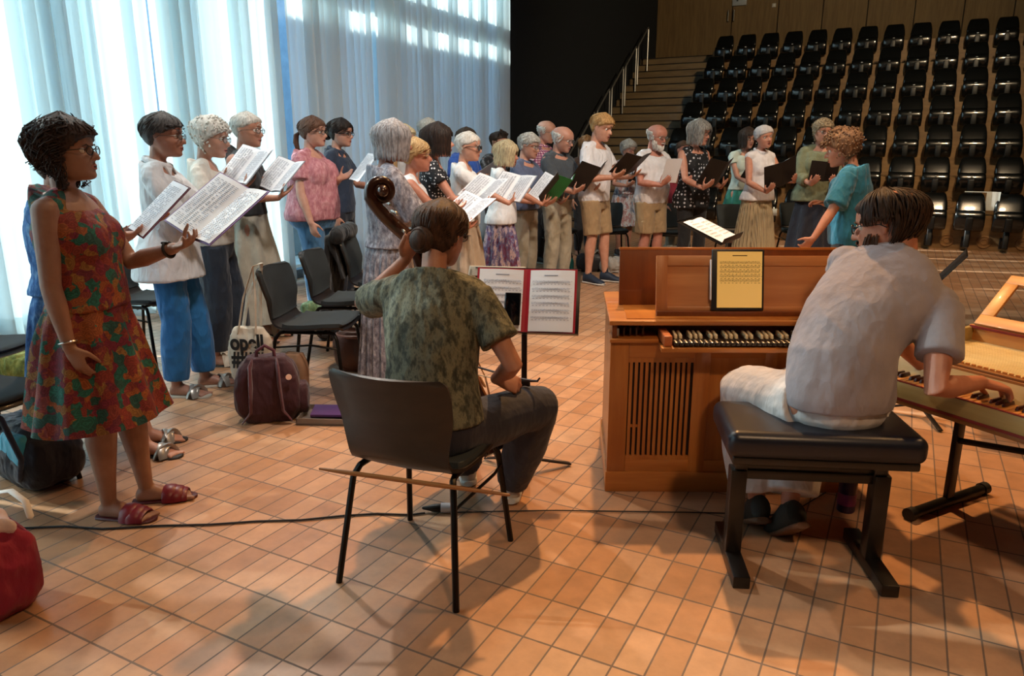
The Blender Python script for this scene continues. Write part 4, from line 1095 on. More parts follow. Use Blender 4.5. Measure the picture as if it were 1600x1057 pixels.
# ------------------------------------------------------------------ chest organ
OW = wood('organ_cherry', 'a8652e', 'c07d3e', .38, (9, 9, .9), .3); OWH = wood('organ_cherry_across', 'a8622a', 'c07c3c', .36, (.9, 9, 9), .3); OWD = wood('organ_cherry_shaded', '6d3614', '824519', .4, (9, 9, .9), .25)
OWL = wood('organ_desk_wood', 'b87646', 'cc8c58', .4, (.7, 9, 9), .2); DARKW = plain('slot_dark', '1d0d06', .7)
org = thing('chest_organ', 'large cherry wood chest organ with keyboard, grille and music desk', 'organ', (.945, 3.33, 0), R(-.8)); OX0, OX1, OY0, OY1, OTZ = -.53, .53, -.33, .33, .775
def Tp(x, y):  # the carcass narrows a little to the back on the left
    return (x+(.045*(y-OY0)/.66 if x < 0 else 0), y)
def obox(mb, x0, x1, y0, y1, z0, z1):
    P = [(*Tp(x, y), z) for z in (z0, z1) for x, y in ((x0, y0), (x1, y0), (x1, y1), (x0, y1))]
    mb.add(P, [(3, 2, 1, 0), (4, 5, 6, 7), (0, 1, 5, 4), (1, 2, 6, 5), (2, 3, 7, 6), (3, 0, 4, 7)])
mb = MB(); obox(mb, OX0, OX1, OY0, OY1, 0, .095); mb.build('plinth', OWH, org, bevel=.004)
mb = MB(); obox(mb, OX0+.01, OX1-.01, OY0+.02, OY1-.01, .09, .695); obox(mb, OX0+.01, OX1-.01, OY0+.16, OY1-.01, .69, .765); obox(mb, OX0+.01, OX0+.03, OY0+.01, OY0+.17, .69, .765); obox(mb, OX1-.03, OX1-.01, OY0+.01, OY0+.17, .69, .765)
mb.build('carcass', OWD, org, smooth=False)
# front frame: stiles, rails and raised fields
for x0, x1 in ((OX0+.005, OX0+.085), (-.17, -.10), (.13, .18), (OX1-.085, OX1-.005)): mb = MB(); obox(mb, x0, x1, OY0+.004, OY0+.022, .095, .69); mb.build('front_stile', OW, org, bevel=.002)
for z0, z1 in ((.095, .150), (.615, .69)): mb = MB(); obox(mb, OX0+.085, OX1-.085, OY0+.005, OY0+.022, z0, z1); mb.build('front_rail', OWH, org, bevel=.002)
mb = MB(); obox(mb, -.10, .13, OY0+.012, OY0+.022, .15, .615); mb.build('front_panel', OW, org, smooth=False)
mb = MB(); obox(mb, .18, OX1-.085, OY0+.012, OY0+.022, .15, .615); mb.build('front_panel', OW, org, smooth=False)
# slotted grille on the left
mb = MB(); gx0, gx1 = OX0+.085, -.17
mb.mat(0); n = 11; sl = (gx1-gx0-.03)/n
for q in range(n+1):
    xx = gx0+.015+sl*q-.004; obox(mb, xx-.0065, xx+.0065, OY0+.008, OY0+.020, .165, .60)
for z0, z1 in ((.15, .170), (.595, .615)): obox(mb, gx0, gx1, OY0+.007, OY0+.021, z0, z1)
obox(mb, gx0+.01, gx0+.06, OY0+.012, OY0+.018, .30, .312)
mb.mat(1); obox(mb, gx0, gx1, OY0+.019, OY0+.023, .15, .615)
mb.build('grille', [OW, DARKW], org, smooth=False)
# keyboard shelf with stop knobs, keys and key slip
mb = MB(); obox(mb, OX0+.0, OX0+.205, OY0-.012, OY0+.17, .685, .700); mb.build('stop_shelf', OWH, org, bevel=.003)
mb = MB(); obox(mb, OX0+.205, OX1-.04, OY0-.105, OY0+.02, .668, .688); mb.build('key_slip', OWH, org, bevel=.004)
for q in range(5):
    mb = MB(); xx = OX0+.035+.0235*q*1.15; mb.tube([(xx, OY0+.15, .728), (xx, OY0+.03 if q else OY0+.012, .728)], .0048, 8); mb.rbox((xx, OY0+.03 if q else OY0+.010, .726), (.008, .012, .034), .003); mb.build('stop_lever', plain('stop_wood', '8d8074' if q == 0 else '3a1d10', .4) if q == 0 else plain('stop_wood_dark', '3d2012', .4), org)
kb0, kb1 = OX0+.25, OX1-.075
for xx in (kb0-.022, kb1+.022):
    mb = MB(); mb.rbox((xx, OY0-.015, .712), (.034, .15, .045), .006); mb.build('key_cheek', plain('key_cheek', 'b96a3c', .35), org)
nk = 35; kw = (kb1-kb0)/nk; NKM = plain('natural_key_ebony', '221a17', .3, coat=.3); SKM = plain('sharp_key_boxwood', 'efdcb4', .45)
for q in range(nk):
    mb = MB(); mb.rbox((kb0+kw*(q+.5), OY0-.010, .702), (kw-.0012, .175, .014), .002, seg=1); mb.build('natural_key', NKM, org, autosm=50)
for q in range(nk-1):
    if (q % 7) in (2, 6): continue
    mb = MB(); mb.box((kb0+kw*(q+1), OY0+.012, .716), (.0125, .080, .020), (.06, 0, 0), .85); mb.build('sharp_key', SKM, org, bevel=.0015)
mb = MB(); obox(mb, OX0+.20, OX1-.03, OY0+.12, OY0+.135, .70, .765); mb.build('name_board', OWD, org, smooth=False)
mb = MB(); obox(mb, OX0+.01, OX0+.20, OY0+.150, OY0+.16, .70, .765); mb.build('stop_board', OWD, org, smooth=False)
# top: moulded rim and panelled lid surface
mb = MB(); obox(mb, OX0-.004, OX1+.004, OY0-.004, OY1, .757, .778); mb.build('top_rim', OWH, org, bevel=.006)
mb = MB(); obox(mb, OX0+.07, OX1-.05, OY0+.03, OY1-.03, .778, .781); mb.build('top_panel', wood('organ_top', 'b26a2a', 'c67c36', .35, (9, 1, 9), .35), org, smooth=False)
# raised back board and leaning music desk with framed fields
def tilted(name, x0, x1, z0, z1, y, th, lean, mat, bev=.003):
    mb = MB(); L = z1-z0; mb.box(((x0+x1)/2, y+sin(lean)*L/2, z0+cos(lean)*L/2), (x1-x0, th, L), (-lean, 0, 0)); return mb.build(name, mat, org, bevel=bev)
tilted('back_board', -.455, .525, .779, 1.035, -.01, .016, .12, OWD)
b = MB(); b.box((.035, .024, 1.034), (.985, .026, .012), (-.12, 0, 0)); b.build('back_board_edge', OWH, org, bevel=.003)
dl = .20; dx0, dx1 = -.325, .505; dy = -.235
mb = MB(); mb.box(((dx0+dx1)/2, dy-.004, .790), (dx1-dx0, .030, .024)); mb.build('desk_ledge', OWD, org, bevel=.003)
tilted('desk_panel', dx0+.04, dx1-.04, .80, 1.028, dy+.012, .008, dl, OWL, 0)
def dstrip(x0, x1, l0, l1, off, th, mat, name):
    cy = dy+.008+sin(dl)*(l0+l1)/2-off*cos(dl); cz = .80+cos(dl)*(l0+l1)/2+off*sin(dl)*-1
    mb = MB(); mb.box(((x0+x1)/2, cy, cz), (x1-x0, th, l1-l0), (-dl, 0, 0)); return mb.build(name, mat, org, bevel=.002)
for x0, x1 in ((dx0, dx0+.048), (dx1-.048, dx1)): dstrip(x0, x1, 0, .235, .002, .014, wood('desk_stile', 'ab6a3c', 'c07e4c', .4, (9, 9, .9), .2), 'desk_stile')
dstrip(dx0+.048, dx1-.048, .192, .235, .001, .012, OWL, 'desk_rail'); dstrip(dx0+.048, dx1-.048, .0, .018, .001, .012, OWL, 'desk_rail')
mb = MB(); mb.mat(0)
for x0 in (.08, .40): pass
# tablet with a page of music on the desk
TB = Matrix.Translation((.945-.945+.018, 0, 0))
tab = thing('tablet_computer', 'black tablet with a yellow page of music standing on the organ desk', 'tablet', (.96, 3.33+dy-.014, .803), 0, rot=(-dl-.02, 0, R(-.8)))
mb = MB(); mb.rbox((0, 0, .132), (.222, .010, .262), .008); mb.build('case', plain('tablet_case', '17181c', .45), tab)
SCR = NT('tablet_page_yellow'); SCR.b.inputs['Base Color'].default_value = srgb('d0a358'); SCR.b.inputs['Emission Color'].default_value = srgb('dcae5c'); SCR.b.inputs['Emission Strength'].default_value = .3; SCR.set(Roughness=.25)
mb = MB(); mb.mat(0).box((.006, -.0062, .133), (.190, .0015, .238)); mb.mat(1); tmp = MB(); rn = random.Random(8)
lines(tmp, -.085, .097, .10, .245, 'staff', 0, rn, 5)
mb.add([(x, -.0074-z*.5, y) for x, y, z in tmp.v], tmp.f); mb.m[-len(tmp.f):] = [1]*len(tmp.f)
mb.build('screen', [SCR.m, plain('screen_ink', '5d4417', .6)], tab, smooth=False)
mb = MB(); mb.tube([(-.1145, -.002, .05), (-.1145, -.002, .215)], .0042, 8, 'round'); mb.build('stylus', plain('stylus_white', 'e2e2ea', .3), tab)
# ------------------------------------------------------------------ piano bench
BL = plain('bench_leather', '191b25', .34, var=.1, bump=.12, bscale=160, bdist=.001); BK = plain('bench_black_wood', '100c0a', .4, coat=.2)
bench = thing('piano_bench', 'black padded adjustable bench on two sled feet in front of the organ', 'bench', (1.055, 2.43, 0), R(-6))
mb = MB(); mb.rbox((.0, 0, .515), (.64, .36, .095), .035, seg=5); mb.build('cushion', BL, bench)
mb = MB(); mb.rbox((0, 0, .46), (.60, .33, .03), .006); mb.build('seat_frame', BK, bench)
for sx_ in (-.245, .245):
    mb = MB(); mb.box((sx_, 0, .0225), (.058, .40, .045)); f = mb.build('sled_foot', BK, bench, bevel=.004)
    mb = MB(); mb.box((sx_, 0, .20), (.056, .062, .33)); mb.build('post', BK, bench, bevel=.004)
    mb = MB(); mb.box((sx_*.97, 0, .40), (.045, .045, .12)); mb.build('inner_post', BK, bench, bevel=.003)
mb = MB(); mb.box((0, 0, .345), (.50, .03, .035)); mb.box((0, .0, .375), (.47, .02, .016)); mb.build('cross_bar', BK, bench, bevel=.003)
# ------------------------------------------------------------------ harpsichord on a folding stand
HL = 1.5; HW = wood('harpsi_olive', 'a3894e', 'b79d62', .45, (.8, 8, 8), .15); HWR = plain('harpsi_red_line', '7a1f17', .5); HWO = wood('harpsi_orange', 'b87a3c', 'cb8d4b', .4, (.8, 8, 8), .2); HWS = wood('harpsi_soundboard', 'c8b27c', 'd6c28e', .5, (.6, 8, 8), .05); HWB = wood('harpsi_brown', '8a5a2c', '9c6a38', .4, (.8, 8, 8), .2)
h0 = gp(1424, 603, .62)
h0 = Vector((h0.x-.24*.469, h0.y+.24*.883, 0)); HL = 1.72
hp = thing('harpsichord', 'small rectangular harpsichord of pale and orange wood at the right edge', 'harpsichord', (h0.x, h0.y, -.08), atan2(-.883, .469))
D = .75
mb = MB(); mb.box((HL/2, D/2, .625), (HL, D, .02)); mb.build('bottom_board', HWB, hp, bevel=.002)
mb = MB(); mb.box((HL/2, .012, .668), (HL, .024, .066)); mb.build('front_rail', HW, hp, bevel=.002)
mb = MB(); mb.box((HL/2, -.001, .636), (HL+.002, .004, .010)); mb.box((HL/2, .006, .7035), (HL, .010, .004)); mb.build('red_moulding', HWR, hp, smooth=False)
mb = MB(); mb.prism([(0, 0, .635), (0, D, .635), (0, D, .80), (0, .16, .775), (0, .12, .72), (0, 0, .70)], (.02, 0, 0)); mb.build('case_side', HW, hp, bevel=.002)
mb = MB(); mb.prism([(HL-.02, 0, .635), (HL-.02, D, .635), (HL-.02, D, .80), (HL-.02, .16, .775), (HL-.02, .12, .72), (HL-.02, 0, .70)], (.02, 0, 0)); mb.build('case_side', HW, hp, bevel=.002)
mb = MB(); mb.box((HL/2, D-.010, .72), (HL, .02, .17)); mb.build('case_back', HWO, hp, bevel=.002)
nk = 45; k0 = .10; kw = .0215
mb = MB(); mb.box((.06, .07, .685), (.07, .10, .05)); mb.build('key_block', HW, hp, bevel=.003)
for q in range(nk):
    mb = MB(); mb.rbox((k0+kw*(q+.5), .078, .690), (kw-.001, .105, .012), .002, seg=1); mb.build('natural_key', HWO, hp, autosm=50)
for q in range(nk-1):
    if q % 7 in (2, 6): continue
    mb = MB(); mb.box((k0+kw*(q+1), .100, .703), (.010, .065, .013), None, .8); mb.build('sharp_key', plain('harpsi_sharp', '3c150d', .35), hp, bevel=.001)
mb = MB(); mb.box((HL/2, .150, .715), (HL-.04, .012, .085), (-.35, 0, 0)); mb.build('name_board', HWS, hp, smooth=False)
mb = MB(); mb.box((HL/2, .205, .758), (HL-.04, .075, .012)); mb.box((HL/2, .185, .768), (HL-.04, .012, .01)); mb.build('jack_rail', HWB, hp, bevel=.002)
mb = MB()
for q in range(70): mb.box((.05+.0225*q, .235, .766), (.012, .010, .010))
mb.build('jacks', HWO, hp, smooth=False)
mb = MB(); mb.box((HL/2, .485, .735), (HL-.04, .49, .008)); mb.build('soundboard', HWS, hp, smooth=False)
mb = MB()
for q in range(20): mb.tube([(.03, .27+.02*q, .748), (HL-.03, .29+.02*q, .748)], .0006, 4)
mb.build('strings', plain('wire', 'b8a67c', .3, .9), hp)
mb = MB(); mb.box((HL/2, D-.028, .80), (HL-.02, .012, .010)); mb.build('red_edge', HWR, hp, smooth=False)
# open hinged music frame behind, a hollow rectangle leaning back
fl = R(50); y0, z0 = D-.02, .81; FLN = .30
def fpt(x, l): return (x, y0+l*sin(fl), z0+l*cos(fl))
for nm, (x0, x1, l0, l1) in {'frame_bottom': (0.02, HL, 0, .055), 'frame_top': (.02, HL, FLN-.05, FLN), 'frame_side': (.02, .075, .055, FLN-.05), 'frame_middle': (.80, .85, .055, FLN-.05)}.items():
    mb = MB(); a, b = fpt(x0, l0), fpt(x1, l1); mb.box(((x0+x1)/2, (a[1]+b[1])/2, (a[2]+b[2])/2), (x1-x0, .014, l1-l0), (-fl, 0, 0)); mb.build(nm, HWO, hp, bevel=.002)
STD = plain('stand_black', '191614', .4, .3)
st_ = thing('folding_stand', 'black X braced folding stand carrying the harpsichord', 'stand', (h0.x, h0.y, 0), atan2(-.883, .469))
for xx in (.19, 1.42):
    mb = MB(); mb.tube([(xx, .20, .025), (xx, .68, .025)], .023, 12); mb.build('foot_bar', STD, st_)
    for yy in (.19, .69):
        mb = MB(); mb.tube([(xx, yy-.015, .026), (xx, yy+.02, .026)], .027, 12); mb.build('end_cap', plain('rubber_cap', '0c0c0c', .6), st_)
    mb = MB(); mb.box((xx, .44, .28), (.022, .05, .50)); mb.build('upright', STD, st_, bevel=.003)
    mb = MB(); mb.box((xx, .42, .526), (.03, .60, .018)); mb.build('top_bar', STD, st_, bevel=.003)
for a_, b_ in (((.19, .44, .30), (1.38, .44, .51)), ((.24, .465, .51), (1.42, .465, .30))):
    mb = MB(); mb.tube([a_, b_], .013, 8); mb.build('cross_brace', STD, st_)
# ------------------------------------------------------------------ music stands
SB = plain('stand_metal', '1d1a1b', .4, .5)
def mstand(label, base, zdesk, az, tilt, w_, h_, pole_top=None):
    o = thing('music_stand', label, 'music stand', base, R(az-90))
    mb = MB(); mb.tube([(0, 0, .08), (0, 0, zdesk-.02)], .013, 10); mb.build('pole', SB, o)
    mb = MB(); mb.tube([(0, 0, zdesk*.42), (0, 0, zdesk*.46)], .018, 12); mb.rbox((.02, 0, zdesk*.44), (.03, .012, .012), .004); mb.build('clamp', SB, o)
    for q in range(3):
        a = 2*pi*q/3+.5; mb = MB(); mb.box((cos(a)*.12, sin(a)*.12, .045), (.25, .026, .008), Matrix.Rotation(a, 3, 'Z') @ Matrix.Rotation(.28, 3, 'Y')); mb.build('leg', SB, o, bevel=.002)
    Rm = Matrix.Rotation(R(tilt), 3, 'X'); c = Vector((0, .01, zdesk))
    mb = MB(); mb.box(c+Rm @ Vector((0, h_/2-.02, 0)), (w_, h_, .003), Rm); mb.box(c+Rm @ Vector((0, -.02, .022)), (w_, .003, .045), Rm); mb.box(c+Rm @ Vector((0, h_-.02, .004)), (w_, .003, .01), Rm); mb.build('desk', SB, o, bevel=.001)
    return o, c, Rm
S1, c1, R1 = mstand('black music stand with an open red folder beside the seated string player', (.055, 3.20, 0), .69, 82, 66, .48, .30)
Ms1 = Matrix.LocRotScale(S1.location, S1.rotation_euler, None) @ Matrix.LocRotScale(c1+R1 @ Vector((0, .130, .010)), R1.to_quaternion(), None)
REDC = plain('folder_red', 'a3142c', .4)
music('music_folder', 'open red folder with white music pages on the front music stand', Ms1, cover=REDC, w_=.216, h_=.280, open_=3, text='staff', gap=.016)
mb = MB(); mb.rbox((0, 0, 0), (.072, .148, .009), .005)
ph = thing('mobile_phone', 'black mobile phone leaning on the left page of the red folder', 'phone', Ms1 @ Vector((-.055, -.045, .030)), 0, rot=Ms1.to_euler()); mb.build('body', plain('phone_black', '0b0c10', .2, coat=.4), ph)
mb = MB(); mb.rbox((0, 0, .005), (.064, .138, .001), .0005); mb.build('screen', plain('phone_glass', '07080c', .08), ph)
mb = MB(); mb.rbox((-.14, .135, -.013), (.26, .05, .010), .004); mb.rbox((-.262, -.0, -.013), (.02, .29, .010), .004)
pf = thing('plastic_sleeve', 'whitish plastic pocket showing behind the left page of the red folder', 'sleeve', Ms1.to_translation(), 0, rot=Ms1.to_euler()); mb.build('pocket', plain('plastic_pale', 'b9b2a2', .35), pf)
cbase = gp(1172, 378, .93); S2, c2, R2 = mstand('black music stand of the conductor showing over the organ', (cbase.x-.02, cbase.y+.35, 0), .90, 150, 24, .50, .32)
Ms2 = Matrix.LocRotScale(S2.location, S2.rotation_euler, None) @ Matrix.LocRotScale(c2+R2 @ Vector((0, .130, .006)), R2.to_quaternion(), None)
music('sheet_music', 'white sheet lying on the conductor stand', Ms2, w_=.205, h_=.28, open_=1, text='staff')
S3, c3, R3 = mstand('black music stand seen edge-on behind the shoulder of the keyboard player', (2.30, 3.95, 0), .80, -30, 53, .34, .20)
# ------------------------------------------------------------------ bags and small things
def bagbox(name, c, size, mat, parent, puff=.12, n=26, p=.35, top=1.0, fold=.006, seed=0, rot=None):
    mb = MB(); secs = []; sx_, sy_, sz_ = size; c = Vector(c)
    for k in range(15):
        q = k/14; e = (1-abs(2*q-1)**5)**.35 if 0 < q < 1 else .72; t_ = lerp(1, top, q); bul = 1+puff*sin(pi*q)
        secs.append((c+Vector((0, 0, sz_*(q-.5))), (sx_/2*e*t_*bul, 0, 0), (0, sy_/2*e*t_*bul, 0)))
    mb.loft(secs, 40, p=p); return mb.build(name, mat, parent, voxel=.008, relax=3, fold=fold, ffreq=14)
BURG = cloth('backpack_burgundy', '3a1722', .8, .35); BURG2 = cloth('backpack_strap', '52202f', .7, .3)
bp = thing('backpack', 'dark burgundy backpack standing on the floor beside the chair legs', 'backpack', (-1.36, 3.93, 0), R(14))
bagbox('bag_body', (0, 0, .185), (.34, .20, .36), BURG, bp, top=.80, fold=.008)
bagbox('front_pocket', (.01, .10, .13), (.27, .08, .22), BURG, bp)
mb = MB()
for sx_ in (-.07, .06): mb.tube([(sx_, -.06, .345), (sx_*1.1, -.115, .33), (sx_*1.15, -.128, .22), (sx_*1.3, -.118, .08), (sx_*1.9, -.12, .03)], [.024, .032, .034, .028, .016], 8, 'round', .3, up=(1, 0, 0))
mb.build('shoulder_straps', BURG2, bp, autosm=60)
mb = MB(); mb.tube([(-.05, -.02, .34), (-.045, -.02, .40), (0, -.02, .43), (.045, -.02, .40), (.05, -.02, .34)], .010, 8, 'round'); mb.build('grab_handle', BURG2, bp, autosm=60)
bagbox('side_pocket', (.18, 0, .12), (.06, .14, .16), BURG, bp); 
mb = MB(); mb.disc((.12, -.118, .27), (.1, -1, 0), .016, .004); mb.build('reflector', plain('reflector', 'f4d6c8', .2), bp)
# tote bag on the chair back
TOTE = cloth('tote_canvas', 'cfc6b4', .9, .3); tA = Vector((-1.21, 4.42, 0)); Rch = Matrix.Rotation(R(-6-90), 3, 'Z')
top_ = tA+Rch @ Vector((.17, -.30, .79))
tt = thing('tote_bag', 'pale canvas tote bag with bold black letters hanging on a chair back', 'tote bag', (top_.x-.02, top_.y-.06, .035), R(-4))
bagbox('bag_body', (0, 0, .24), (.235, .07, .37), TOTE, tt, p=.6, fold=.008)
mb = MB()
for dx_ in (-.05, .055): mb.tube([(dx_, -.035, .40), (dx_*.7+.03, -.03, .60), (.06, -.01, .785), (.10, .02, .80), (.08, .05, .76), (dx_*.7+.03, .035, .60), (dx_, .03, .40)], .013, 6, 'round', .3, up=(1, 0, 0))
mb.build('handles', TOTE, tt, autosm=60)
def text_mesh(txt, size, font_bold=True, ext=.001):
    cu = bpy.data.curves.new('t', 'FONT'); cu.body = txt; cu.size = size; cu.extrude = ext; cu.align_x = 'CENTER'; cu.offset = .004 if font_bold else 0
    ob = bpy.data.objects.new('t', cu); COL.objects.link(ob); dg = bpy.context.evaluated_depsgraph_get(); me = bpy.data.meshes.new_from_object(ob.evaluated_get(dg))
    bpy.data.objects.remove(ob, do_unlink=True); return [tuple(v.co) for v in me.vertices], [tuple(p.vertices) for p in me.polygons]
mb = MB()
for txt, z_ in (('opell', .30), ('####', .20)):
    v, f = text_mesh(txt, .125); x0 = min(p[0] for p in v); x1 = max(p[0] for p in v); k = .20/(x1-x0); mb.add([((p[0]-(x0+x1)/2)*k, -.0475-p[2], p[1]*1.05+z_) for p in v], f)
mb.build('lettering', plain('print_black', '131313', .7), tt, smooth=False)
sk = thing('shopping_bag', 'brown paper bag behind the tote bag and burgundy backpack', 'bag', (-1.30, 4.23, 0), R(-10)); bagbox('bag_body', (0, 0, .15), (.14, .10, .30), plain('brown_paper', '8d6b50', .8), sk, p=.4)
bs = thing('leather_bag', 'brown leather bucket bag on the floor beside the long patterned dress', 'bag', (-1.06, 4.90, 0), R(5)); bagbox('bag_body', (0, 0, .14), (.27, .2, .28), plain('bag_leather', '45261b', .45), bs, p=.7, top=1.1)
mb = MB(); mb.torus((0, 0, .25), (0, 0, 1), .135, .012, 28, 8, 1.0, .78); mb.torus((0, 0, .19), (0, 0, 1), .139, .006, 28, 8, 1.0, .78); mb.build('rim', plain('bag_leather2', '6b4030', .45), bs)
fb = thing('document_tray', 'flat pale box with a purple folder lying on the floor beyond the near chair', 'tray', (-1.03, 3.93, 0), R(-3))
mb = MB(); mb.box((0, 0, .006), (.30, .24, .012))
for x_, y_, a_, b_ in ((-.147, 0, .006, .24), (.147, 0, .006, .24), (0, -.117, .3, .006), (0, .117, .3, .006)): mb.box((x_, y_, .02), (a_, b_, .04))
mb.build('tray', plain('tray_grey', '7b7068', .6), fb, smooth=False)
mb = MB(); mb.box((.02, 0, .045), (.22, .17, .012), (0, .05, .1)); tag(mb.build('purple_folder', plain('folder_purple', '4a2a62', .4), smooth=False), 'purple folder lying in the flat pale tray on the floor', 'folder').location = (-1.03, 3.93, 0)
mg = thing('shopping_bag', 'magenta cloth bag with white strap handles at the lower left edge', 'bag', (-1.73, 2.17, 0), R(-25)); bagbox('bag_body', (0, 0, .15), (.33, .19, .30), cloth('magenta_cloth', '8c1238', .8, .35), mg, p=.3, top=.92, puff=.0, fold=.010)
mb = MB(); mb.tube([(-.08, -.085, .31), (-.05, -.10, .36), (.02, -.105, .385), (.10, -.10, .36), (.13, -.09, .31)], .011, 8, 'round', .5); mb.tube([(-.08, .085, .31), (-.05, .10, .35), (.02, .105, .37), (.10, .10, .35), (.13, .09, .31)], .011, 8, 'round', .5); mb.build('handles', plain('handle_white', 'd9d4cf', .6), mg, autosm=60)
bagbox('tissue_inside', (0, 0, .30), (.22, .10, .05), cloth('tissue', 'd8c7cb', .9), mg, fold=.02)
bb = thing('backpack', 'dark blue backpack with turquoise trim under the nearest left chair', 'backpack', (-2.20, 3.16, 0), R(-35)); bagbox('bag_body', (0, 0, .14), (.44, .24, .28), cloth('bag_navy', '131d30', .7), bb, fold=.01)
bagbox('side_panel', (.10, -.10, .19), (.2, .06, .16), cloth('bag_turquoise', '2f9fc0', .6), bb); mb = MB(); mb.tube([(-.05, -.10, .26), (.04, -.16, .38), (.20, -.17, .38), (.25, -.14, .20), (.17, -.13, .08)], .012, 8, 'round'); mb.build('strap', cloth('bag_strap_blue', '1d2a44', .7), bb, autosm=60)
gb = thing('green_bag', 'small green and yellow cloth bag on the floor at the left edge', 'bag', (-3.35, 4.75, 0), 0); bagbox('bag_body', (0, 0, .08), (.36, .25, .16), pattern('green_leafy', 'mottle', ['3d4a24', '76803a', 'b2ad62'], 18), gb, fold=.02)
g2 = thing('shoulder_bag', 'small green patterned bag under the row of chairs', 'bag', (-1.72, 6.6, 0), 0); bagbox('bag_body', (0, 0, .07), (.32, .2, .14), pattern('green_leafy2', 'mottle', ['2f4a34', '66805a', 'a5b290'], 18), g2, fold=.02)
jk = thing('jacket', 'black jacket hanging over the back of a padded chair', 'jacket', (-1.06, 5.85, 0), R(-2-90)); mb = MB()
mb.grid(lambda i, j: ((j-.5)*.47, -.20-.10*i+(-.035 if True else 0), .50+.33*i), 10, 10, .02); mb.grid(lambda i, j: ((j-.5)*.46, -.34-.01*sin(9*j)-.02*(1-i), .32+.50*i), 12, 12, .022); mb.tube([(-.23, -.27, .835), (.23, -.27, .835)], .05, 12, 'round', 1.2)
mb.build('cloth', cloth('jacket_black', '0e0f12', .85, .4), jk, voxel=.010, relax=2, fold=.012)
bo = thing('water_bottle', 'teal water bottle standing on the floor beside beige trousers', 'bottle', (.70, 8.75, 0)); mb = MB()
mb.loft([((0, 0, z_), (r_, 0, 0), (0, r_, 0)) for z_, r_ in ((0, .034), (.006, .038), (.17, .038), (.205, .030), (.22, .022))], 20); mb.build('body', plain('bottle_teal', '12605c', .3, .3), bo)
mb = MB(); mb.loft([((0, 0, z_), (r_, 0, 0), (0, r_, 0)) for z_, r_ in ((.22, .024), (.25, .024), (.255, .016), (.285, .014))], 16); mb.build('cap', plain('cap_dark', '181a1c', .5), bo)
pb = thing('water_bottle', 'purple drinking bottle with dark cap on the floor behind the bench', 'bottle', (1.40, 2.83, 0)); mb = MB()
mb.mat(0).loft([((0, 0, z_), (r_, 0, 0), (0, r_, 0)) for z_, r_ in ((0, .032), (.005, .036), (.16, .037), (.20, .032), (.21, .028))], 20); mb.mat(1).loft([((0, 0, z_), (.0375, 0, 0), (0, .0375, 0)) for z_ in (.035, .085)], 20); mb.build('body', [plain('bottle_violet', '2a1c4a', .3), plain('bottle_pink', '7c2c62', .4)], pb)
mb = MB(); mb.loft([((0, 0, z_), (r_, 0, 0), (0, r_, 0)) for z_, r_ in ((.21, .029), (.245, .028), (.25, .02))], 16); mb.build('cap', plain('cap_dark2', '14141c', .5), pb)
hb = thing('handbag', 'dark handbag with white stripe lying behind the young man in navy sneakers', 'bag', (1.02, 9.15, 0), 0); bagbox('bag_body', (-.05, 0, .11), (.30, .16, .22), plain('handbag_dark', '242327', .5), hb); mb = MB(); mb.tube([(-.10, -.095, .0), (-.095, -.1, .12), (-.04, -.09, .22), (.05, -.02, .27), (.12, .02, .2)], .014, 6, 'round'); mb.build('strap', plain('handbag_white', 'c7c1b8', .6), hb)
bl = thing('folded_blanket', 'crumpled light grey cloth lying on the floor beside the dark handbag', 'cloth', (1.30, 9.1, 0), 0); bagbox('cloth', (0, 0, .08), (.36, .24, .16), cloth('grey_cloth', '9d9790', .9), bl, fold=.03)
wb = thing('crumpled_bag', 'crumpled white and teal plastic bag on the floor behind the bearded man', 'bag', (2.05, 9.35, 0), 0); bagbox('cloth', (0, 0, .14), (.26, .2, .28), pattern('crumple', 'mottle', ['4c6f7a', 'a9a79c', 'd8d2c4'], 9), wb, fold=.03)
dbg = thing('shoulder_bag', 'dark bag resting on the padded chair behind beige trousers', 'bag', (.55, 9.72, .45), 0); bagbox('bag_body', (0, 0, .13), (.3, .2, .26), cloth('dark_bag', '191c22', .8), dbg, fold=.015)
bbk = thing('shoulder_bag', 'black bag on the floor behind the chair with the tote bag', 'bag', (-1.42, 5.75, 0), 0); bagbox('bag_body', (0, 0, .13), (.22, .2, .26), cloth('black_bag', '0f1013', .8), bbk, fold=.015)
# paper notice and white sheet on tribune seats
pn = thing('paper_notice', 'white paper sheet stuck behind a front row tribune seat', 'paper', uv(SEATU0+SEATDU*10+.2, V0-.03, .84), ANG); mb = MB(); mb.grid(lambda i, j: (-.30+.40*i, -.03-.01*sin(5*i), .02+.012*j), 6, 2, .002); mb.grid(lambda i, j: (-.02+.17*i, -.045+.02*sin(4*i), .03-.27*j), 5, 5, .002); mb.build('sheet', plain('notice_white', 'cfd4d0', .6), pn, smooth=False)
for q, (cc, lb) in enumerate(((4.3, 'white reserved slip on a front row seat left of the woman in the olive top'), (4.75, 'white reserved slip on a front row seat right beside the olive top'))):
    mb = MB(); mb.grid(lambda i, j: ((i-.5)*.16, -.02*sin(3*j), (j-.5)*.13), 4, 4, .002); o = mb.build('paper_slip', plain('notice_white', 'cfd4d0', .6), smooth=False); o.location = uv(SEATU0+SEATDU*(cc), V0-.28, .48); o.rotation_euler = (.4, 0, ANG); tag(o, lb, 'paper')
